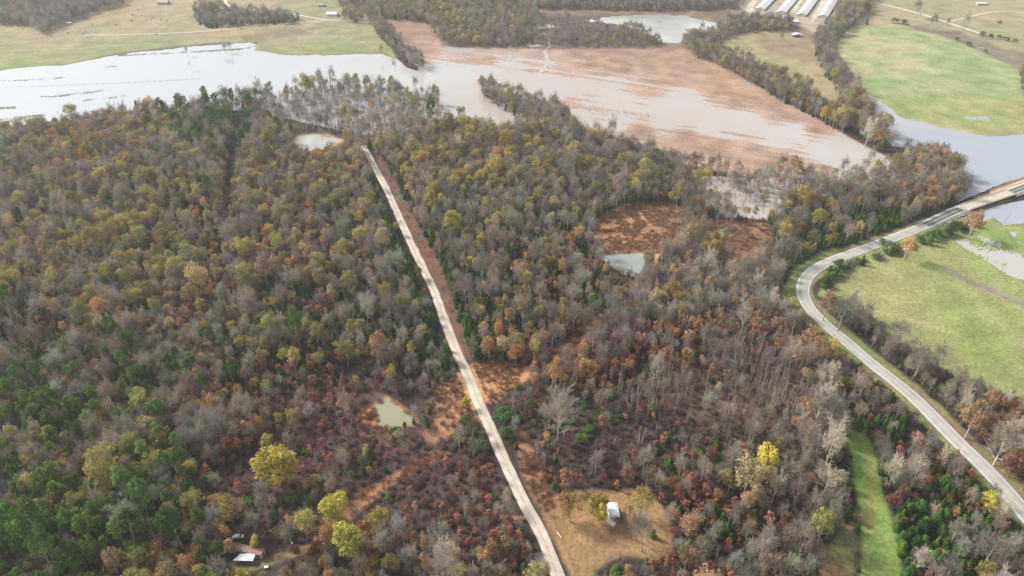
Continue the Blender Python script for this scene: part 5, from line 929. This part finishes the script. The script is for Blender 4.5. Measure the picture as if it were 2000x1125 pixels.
# ---- which trees become objects of their own: the 300 of each kind that show largest
T_ = [t + list(proj(t[1], t[2], t[3] + HT[t[0]] * t[4] * .6)) for t in TREES]
LM = [('the rusty roofed trailer', 480, 1075), ('the white trailer', 1195, 1000), ('the triangular pond', 770, 812), ('the teal pond', 1220, 515), ('the sandy pond', 615, 278), ('the highway bend', 1568, 570), ('the road bridge', 1925, 398), ('the huge yellow olive oak', 530, 900), ('the roadside clearing', 970, 740), ('the orange marsh', 1250, 450), ('the reddish marsh', 1440, 485),
      ('the green strip', 1690, 950), ('the spreading roadside sycamore', 1092, 810), ('the flooded wood', 700, 215), ('the lake shore pine', 438, 225), ('the white barn', 645, 28), ('the poultry houses', 1550, 25), ('the open shed', 1556, 70), ('the island hedge', 1000, 215), ('the hay field', 1510, 120), ('the green meadow', 1800, 150), ('the oxbow lake', 1320, 55), ('the tan gold oak', 200, 915), ('the corner pine', 70, 1040),
      ('the round roadside pine', 578, 640), ('the bright gold tree', 885, 430), ('the vivid yellow tree', 1660, 745), ('the upright yellow tree', 1505, 895), ('the narrow cut line', 450, 370), ('the yellow road sign', 1937, 898), ('the utility pole', 1621, 680), ('the far wood', 100, 35), ('the grey driveway', 1045, 1088), ('the red hedge tree', 1932, 830)]
LW = np.array([gpt(a, b_)[:2] for _, a, b_ in LM])
SIDE = {'beyond': 'beyond', 'before': 'in front of', 'hw': 'on the highway side of', 'off': 'across'}
children = []
CAP = 295
for sp in SPN:
    nm, n, bark, phrase, grp = SPEC[sp]; idx_ = [i for i, t in enumerate(T_) if t[0] == sp]
    inside = [i for i in idx_ if -10 < T_[i][8] < 2010 and -6 < T_[i][9] < 1135]
    inside.sort(key=lambda i: (0 if T_[i][7] else 1, -RAD[sp] * T_[i][4] / T_[i][10])); own = set(inside[:CAP]); meshes, hid = PROTO[sp]
    dist = {}
    for i in own:
        t = T_[i]; d = np.hypot(LW[:, 0] - t[1], LW[:, 1] - t[2]); k = int(np.argmin(d)); dx, dy = t[1] - LW[k, 0], t[2] - LW[k, 1]
        sd_ = ('beyond' if dy > 0 else 'before') if abs(dy) > abs(dx) else ('hw' if dx > 0 else 'off'); dist.setdefault((k, sd_), []).append((d[k], i))
    labs = {}
    for (k, sd_), L in dist.items():
        for r_, (_, i) in enumerate(sorted(L)):
            q = '%s %s %s %s' % (ORD[r_] + ' nearest' if r_ < 20 else 'distant', phrase, SIDE[sd_], LM[k][0]) + (' from the highway' if sd_ == 'off' else '')
            labs[i] = q
    protoobj = {}
    for i in own:
        _, x, y, z, sc, ro, var, lab = T_[i][:8]; tm, cm, h, rad = meshes[var]
        if var not in protoobj:
            e = bpy.data.objects.new(nm, None); e.empty_display_size = .5; tk = bpy.data.objects.new('trunk', tm); cr_ = bpy.data.objects.new('crown', cm); protoobj[var] = (e, tk, cr_)
        else: e, tk, cr_ = (o.copy() for o in protoobj[var])
        for o in (e, tk, cr_): COL.objects.link(o)
        tk.parent = e; cr_.parent = e; e.location = (x, y, z); e.rotation_euler.z = ro; e.scale = (sc * random.uniform(.86, 1.14), sc * random.uniform(.86, 1.14), sc * random.uniform(.88, 1.12) * (.8 if lab and sp in ('yellow', 'oak', 'tan') else 1)); tag(e, lab or labs[i], 'shrub' if sp in ('shrub', 'thicket') else 'sapling clump' if sp == 'sapling' else 'tree', grp)
    rest = [i for i in idx_ if i not in own]
    PROTO[sp] = (meshes, hid, rest)

def scatter(name, label, hid, pts, rot, scl_, var):
    me = bpy.data.meshes.new(name); me.vertices.add(len(pts)); me.vertices.foreach_set('co', np.array(pts, np.float32).ravel())
    for an, ty, da in (('rotz', 'FLOAT', rot), ('size', 'FLOAT', scl_), ('pick', 'INT', var)): a = me.attributes.new(an, ty, 'POINT'); a.data.foreach_set('value', np.array(da, np.float32 if ty == 'FLOAT' else np.int32))
    sv = np.array(scl_)[:, None] * np.random.default_rng(5).uniform(.84, 1.16, (len(pts), 3)); a = me.attributes.new('size3', 'FLOAT_VECTOR', 'POINT'); a.data.foreach_set('vector', sv.astype(np.float32).ravel())
    o = bpy.data.objects.new(name, me); COL.objects.link(o); tag(o, label, None, None, 'stuff')
    g = bpy.data.node_groups.new('scatter_' + name, 'GeometryNodeTree'); g.interface.new_socket('Geometry', in_out='INPUT', socket_type='NodeSocketGeometry'); g.interface.new_socket('Geometry', in_out='OUTPUT', socket_type='NodeSocketGeometry')
    N = g.nodes.new; gi = N('NodeGroupInput'); go = N('NodeGroupOutput'); ip = N('GeometryNodeInstanceOnPoints'); ci = N('GeometryNodeCollectionInfo'); ci.inputs['Collection'].default_value = hid; ci.inputs['Separate Children'].default_value = True; ci.inputs['Reset Children'].default_value = True
    def at(nm, ty): q = N('GeometryNodeInputNamedAttribute'); q.data_type = ty; q.inputs[0].default_value = nm; return q.outputs[0]
    cb = N('ShaderNodeCombineXYZ'); g.links.new(at('rotz', 'FLOAT'), cb.inputs[2]); er = N('FunctionNodeEulerToRotation'); g.links.new(cb.outputs[0], er.inputs[0])
    g.links.new(gi.outputs[0], ip.inputs['Points']); g.links.new(ci.outputs[0], ip.inputs['Instance']); ip.inputs['Pick Instance'].default_value = True; g.links.new(at('pick', 'INT'), ip.inputs['Instance Index']); g.links.new(er.outputs[0], ip.inputs['Rotation']); g.links.new(at('size3', 'FLOAT_VECTOR'), ip.inputs['Scale']); g.links.new(ip.outputs[0], go.inputs[0])
    md = o.modifiers.new('scatter', 'NODES'); md.node_group = g; return o
SN = {'bare': 'bare_woods', 'pale': 'sycamore_woods', 'oak': 'oak_woods', 'yellow': 'yellow_woods', 'tan': 'tan_woods', 'russet': 'russet_woods', 'pine': 'pine_woods', 'cedar': 'cedar_woods', 'shrub': 'shrubbery', 'sapling': 'sapling_woods', 'thicket': 'green_undergrowth'}
for sp in SPN:
    meshes, hid, rest = PROTO[sp]
    if rest:
        q = [T_[i] for i in rest]; scatter(SN[sp], 'mass of ' + SPEC[sp][4] + ' filling the distant woods', hid, [(t[1], t[2], t[3]) for t in q], [t[5] for t in q], [t[4] for t in q], [t[6] for t in q])

# ---- undergrowth on the forest floor and tall dead grass on open rough ground
def tuft_stock(name, cols, n, h, wd, spread, blades):
    hid = bpy.data.collections.new('stock_' + name); m = leaf_mat(name, cols, .4, .15)
    for i in range(n):
        rg = np.random.default_rng(i + 900); b = MB()
        for k in range(blades):
            p = np.array((rg.normal() * spread, rg.normal() * spread, 0)); d = np.array((rg.normal() * .45, rg.normal() * .45, 1)); b.ribbon(p, p + d * h * rg.uniform(.5, 1.15), wd, wd * .3, rg)
        hid.objects.link(bpy.data.objects.new('%s_%02d' % (name, i), b.mesh(name, [m])))
    return hid
def polyscatter(P, n, thr=-2, seed=0):
    rg = np.random.default_rng(seed); wx, wy, _ = W(np.array([p[0] for p in P], float), np.array([p[1] for p in P], float)); x = rg.uniform(wx.min(), wx.max(), n * 4); y = rg.uniform(wy.min(), wy.max(), n * 4); a, b_, _ = proj(x, y, H(x, y) + .44)
    k = inpoly(a + 4 * vn(x / 6, y / 6, 5), b_ + 3 * vn(x / 6, y / 6, 6), P) & (fbm(x / 9, y / 9, 71, 3) > thr); x, y = x[k][:n], y[k][:n]; return np.stack([x, y, H(x, y) + .40], -1)
og = tuft_stock('orange_grass', [(.42, .22, .115), (.37, .20, .11), (.40, .26, .14), (.31, .17, .10)], 4, 1.1, .11, .55, 34)
pts = np.concatenate([polyscatter(MARSH, 2600, -.25, 1), polyscatter(CLEAR2, 500, -.2, 2), polyscatter(MARSH2, 900, -.05, 3)] + [polyscatter(P, 260, -.1, 4 + i) for i, P in enumerate(ORANGE)] + [polyscatter(ROW, 500, 0, 30)])
pq = np.stack(proj(pts[:, 0], pts[:, 1], pts[:, 2])[:2], -1); pts = pts[~(inpoly(pq[:, 0], pq[:, 1], POND3) | inpoly(pq[:, 0], pq[:, 1], POND2))]; gdp = np.array([np.min(np.hypot(gp[:, 0] - a, gp[:, 1] - b_)) for a, b_ in pts[:, :2]]); pts = pts[gdp > 5]
scatter('tall_grass', 'tall rust orange dead grass in marsh and clearings', og, pts, rng.uniform(0, 6.28, len(pts)), rng.uniform(.6, 1.3, len(pts)), rng.integers(0, 4, len(pts)))
ug = PROTO['shrub'][1]
k = (dens > .3) & (gd > 6) & (hd > 8) & (by > 240) & (rng.random(len(cx)) < .26); pts = np.stack([cx[k], cy[k], cz[k] + .3], -1)
o = scatter('undergrowth', 'purple brown brush covering the forest floor', ug, pts, rng.uniform(0, 6.28, len(pts)), rng.uniform(.35, .8, len(pts)), rng.integers(0, 5, len(pts)))

# ------------------------------------------------------------------ haze
m = bpy.data.materials.new('haze_air'); m.use_nodes = True; m.node_tree.nodes.clear(); ou = m.node_tree.nodes.new('ShaderNodeOutputMaterial'); pv = m.node_tree.nodes.new('ShaderNodeVolumePrincipled'); pv.inputs['Density'].default_value = HAZE; pv.inputs['Color'].default_value = (.88, .94, 1, 1); pv.inputs['Anisotropy'].default_value = 0.2; m.node_tree.links.new(pv.outputs[0], ou.inputs['Volume'])
b = MB(); b.box(-9100, 9100, -3100, 14500, -4.5, 275); tag(b.build('haze', m), 'thin pale air haze over the valley', None, None, 'stuff')
print('TREES', len(TREES), {sp: sum(1 for t in TREES if t[0] == sp) for sp in SPN})
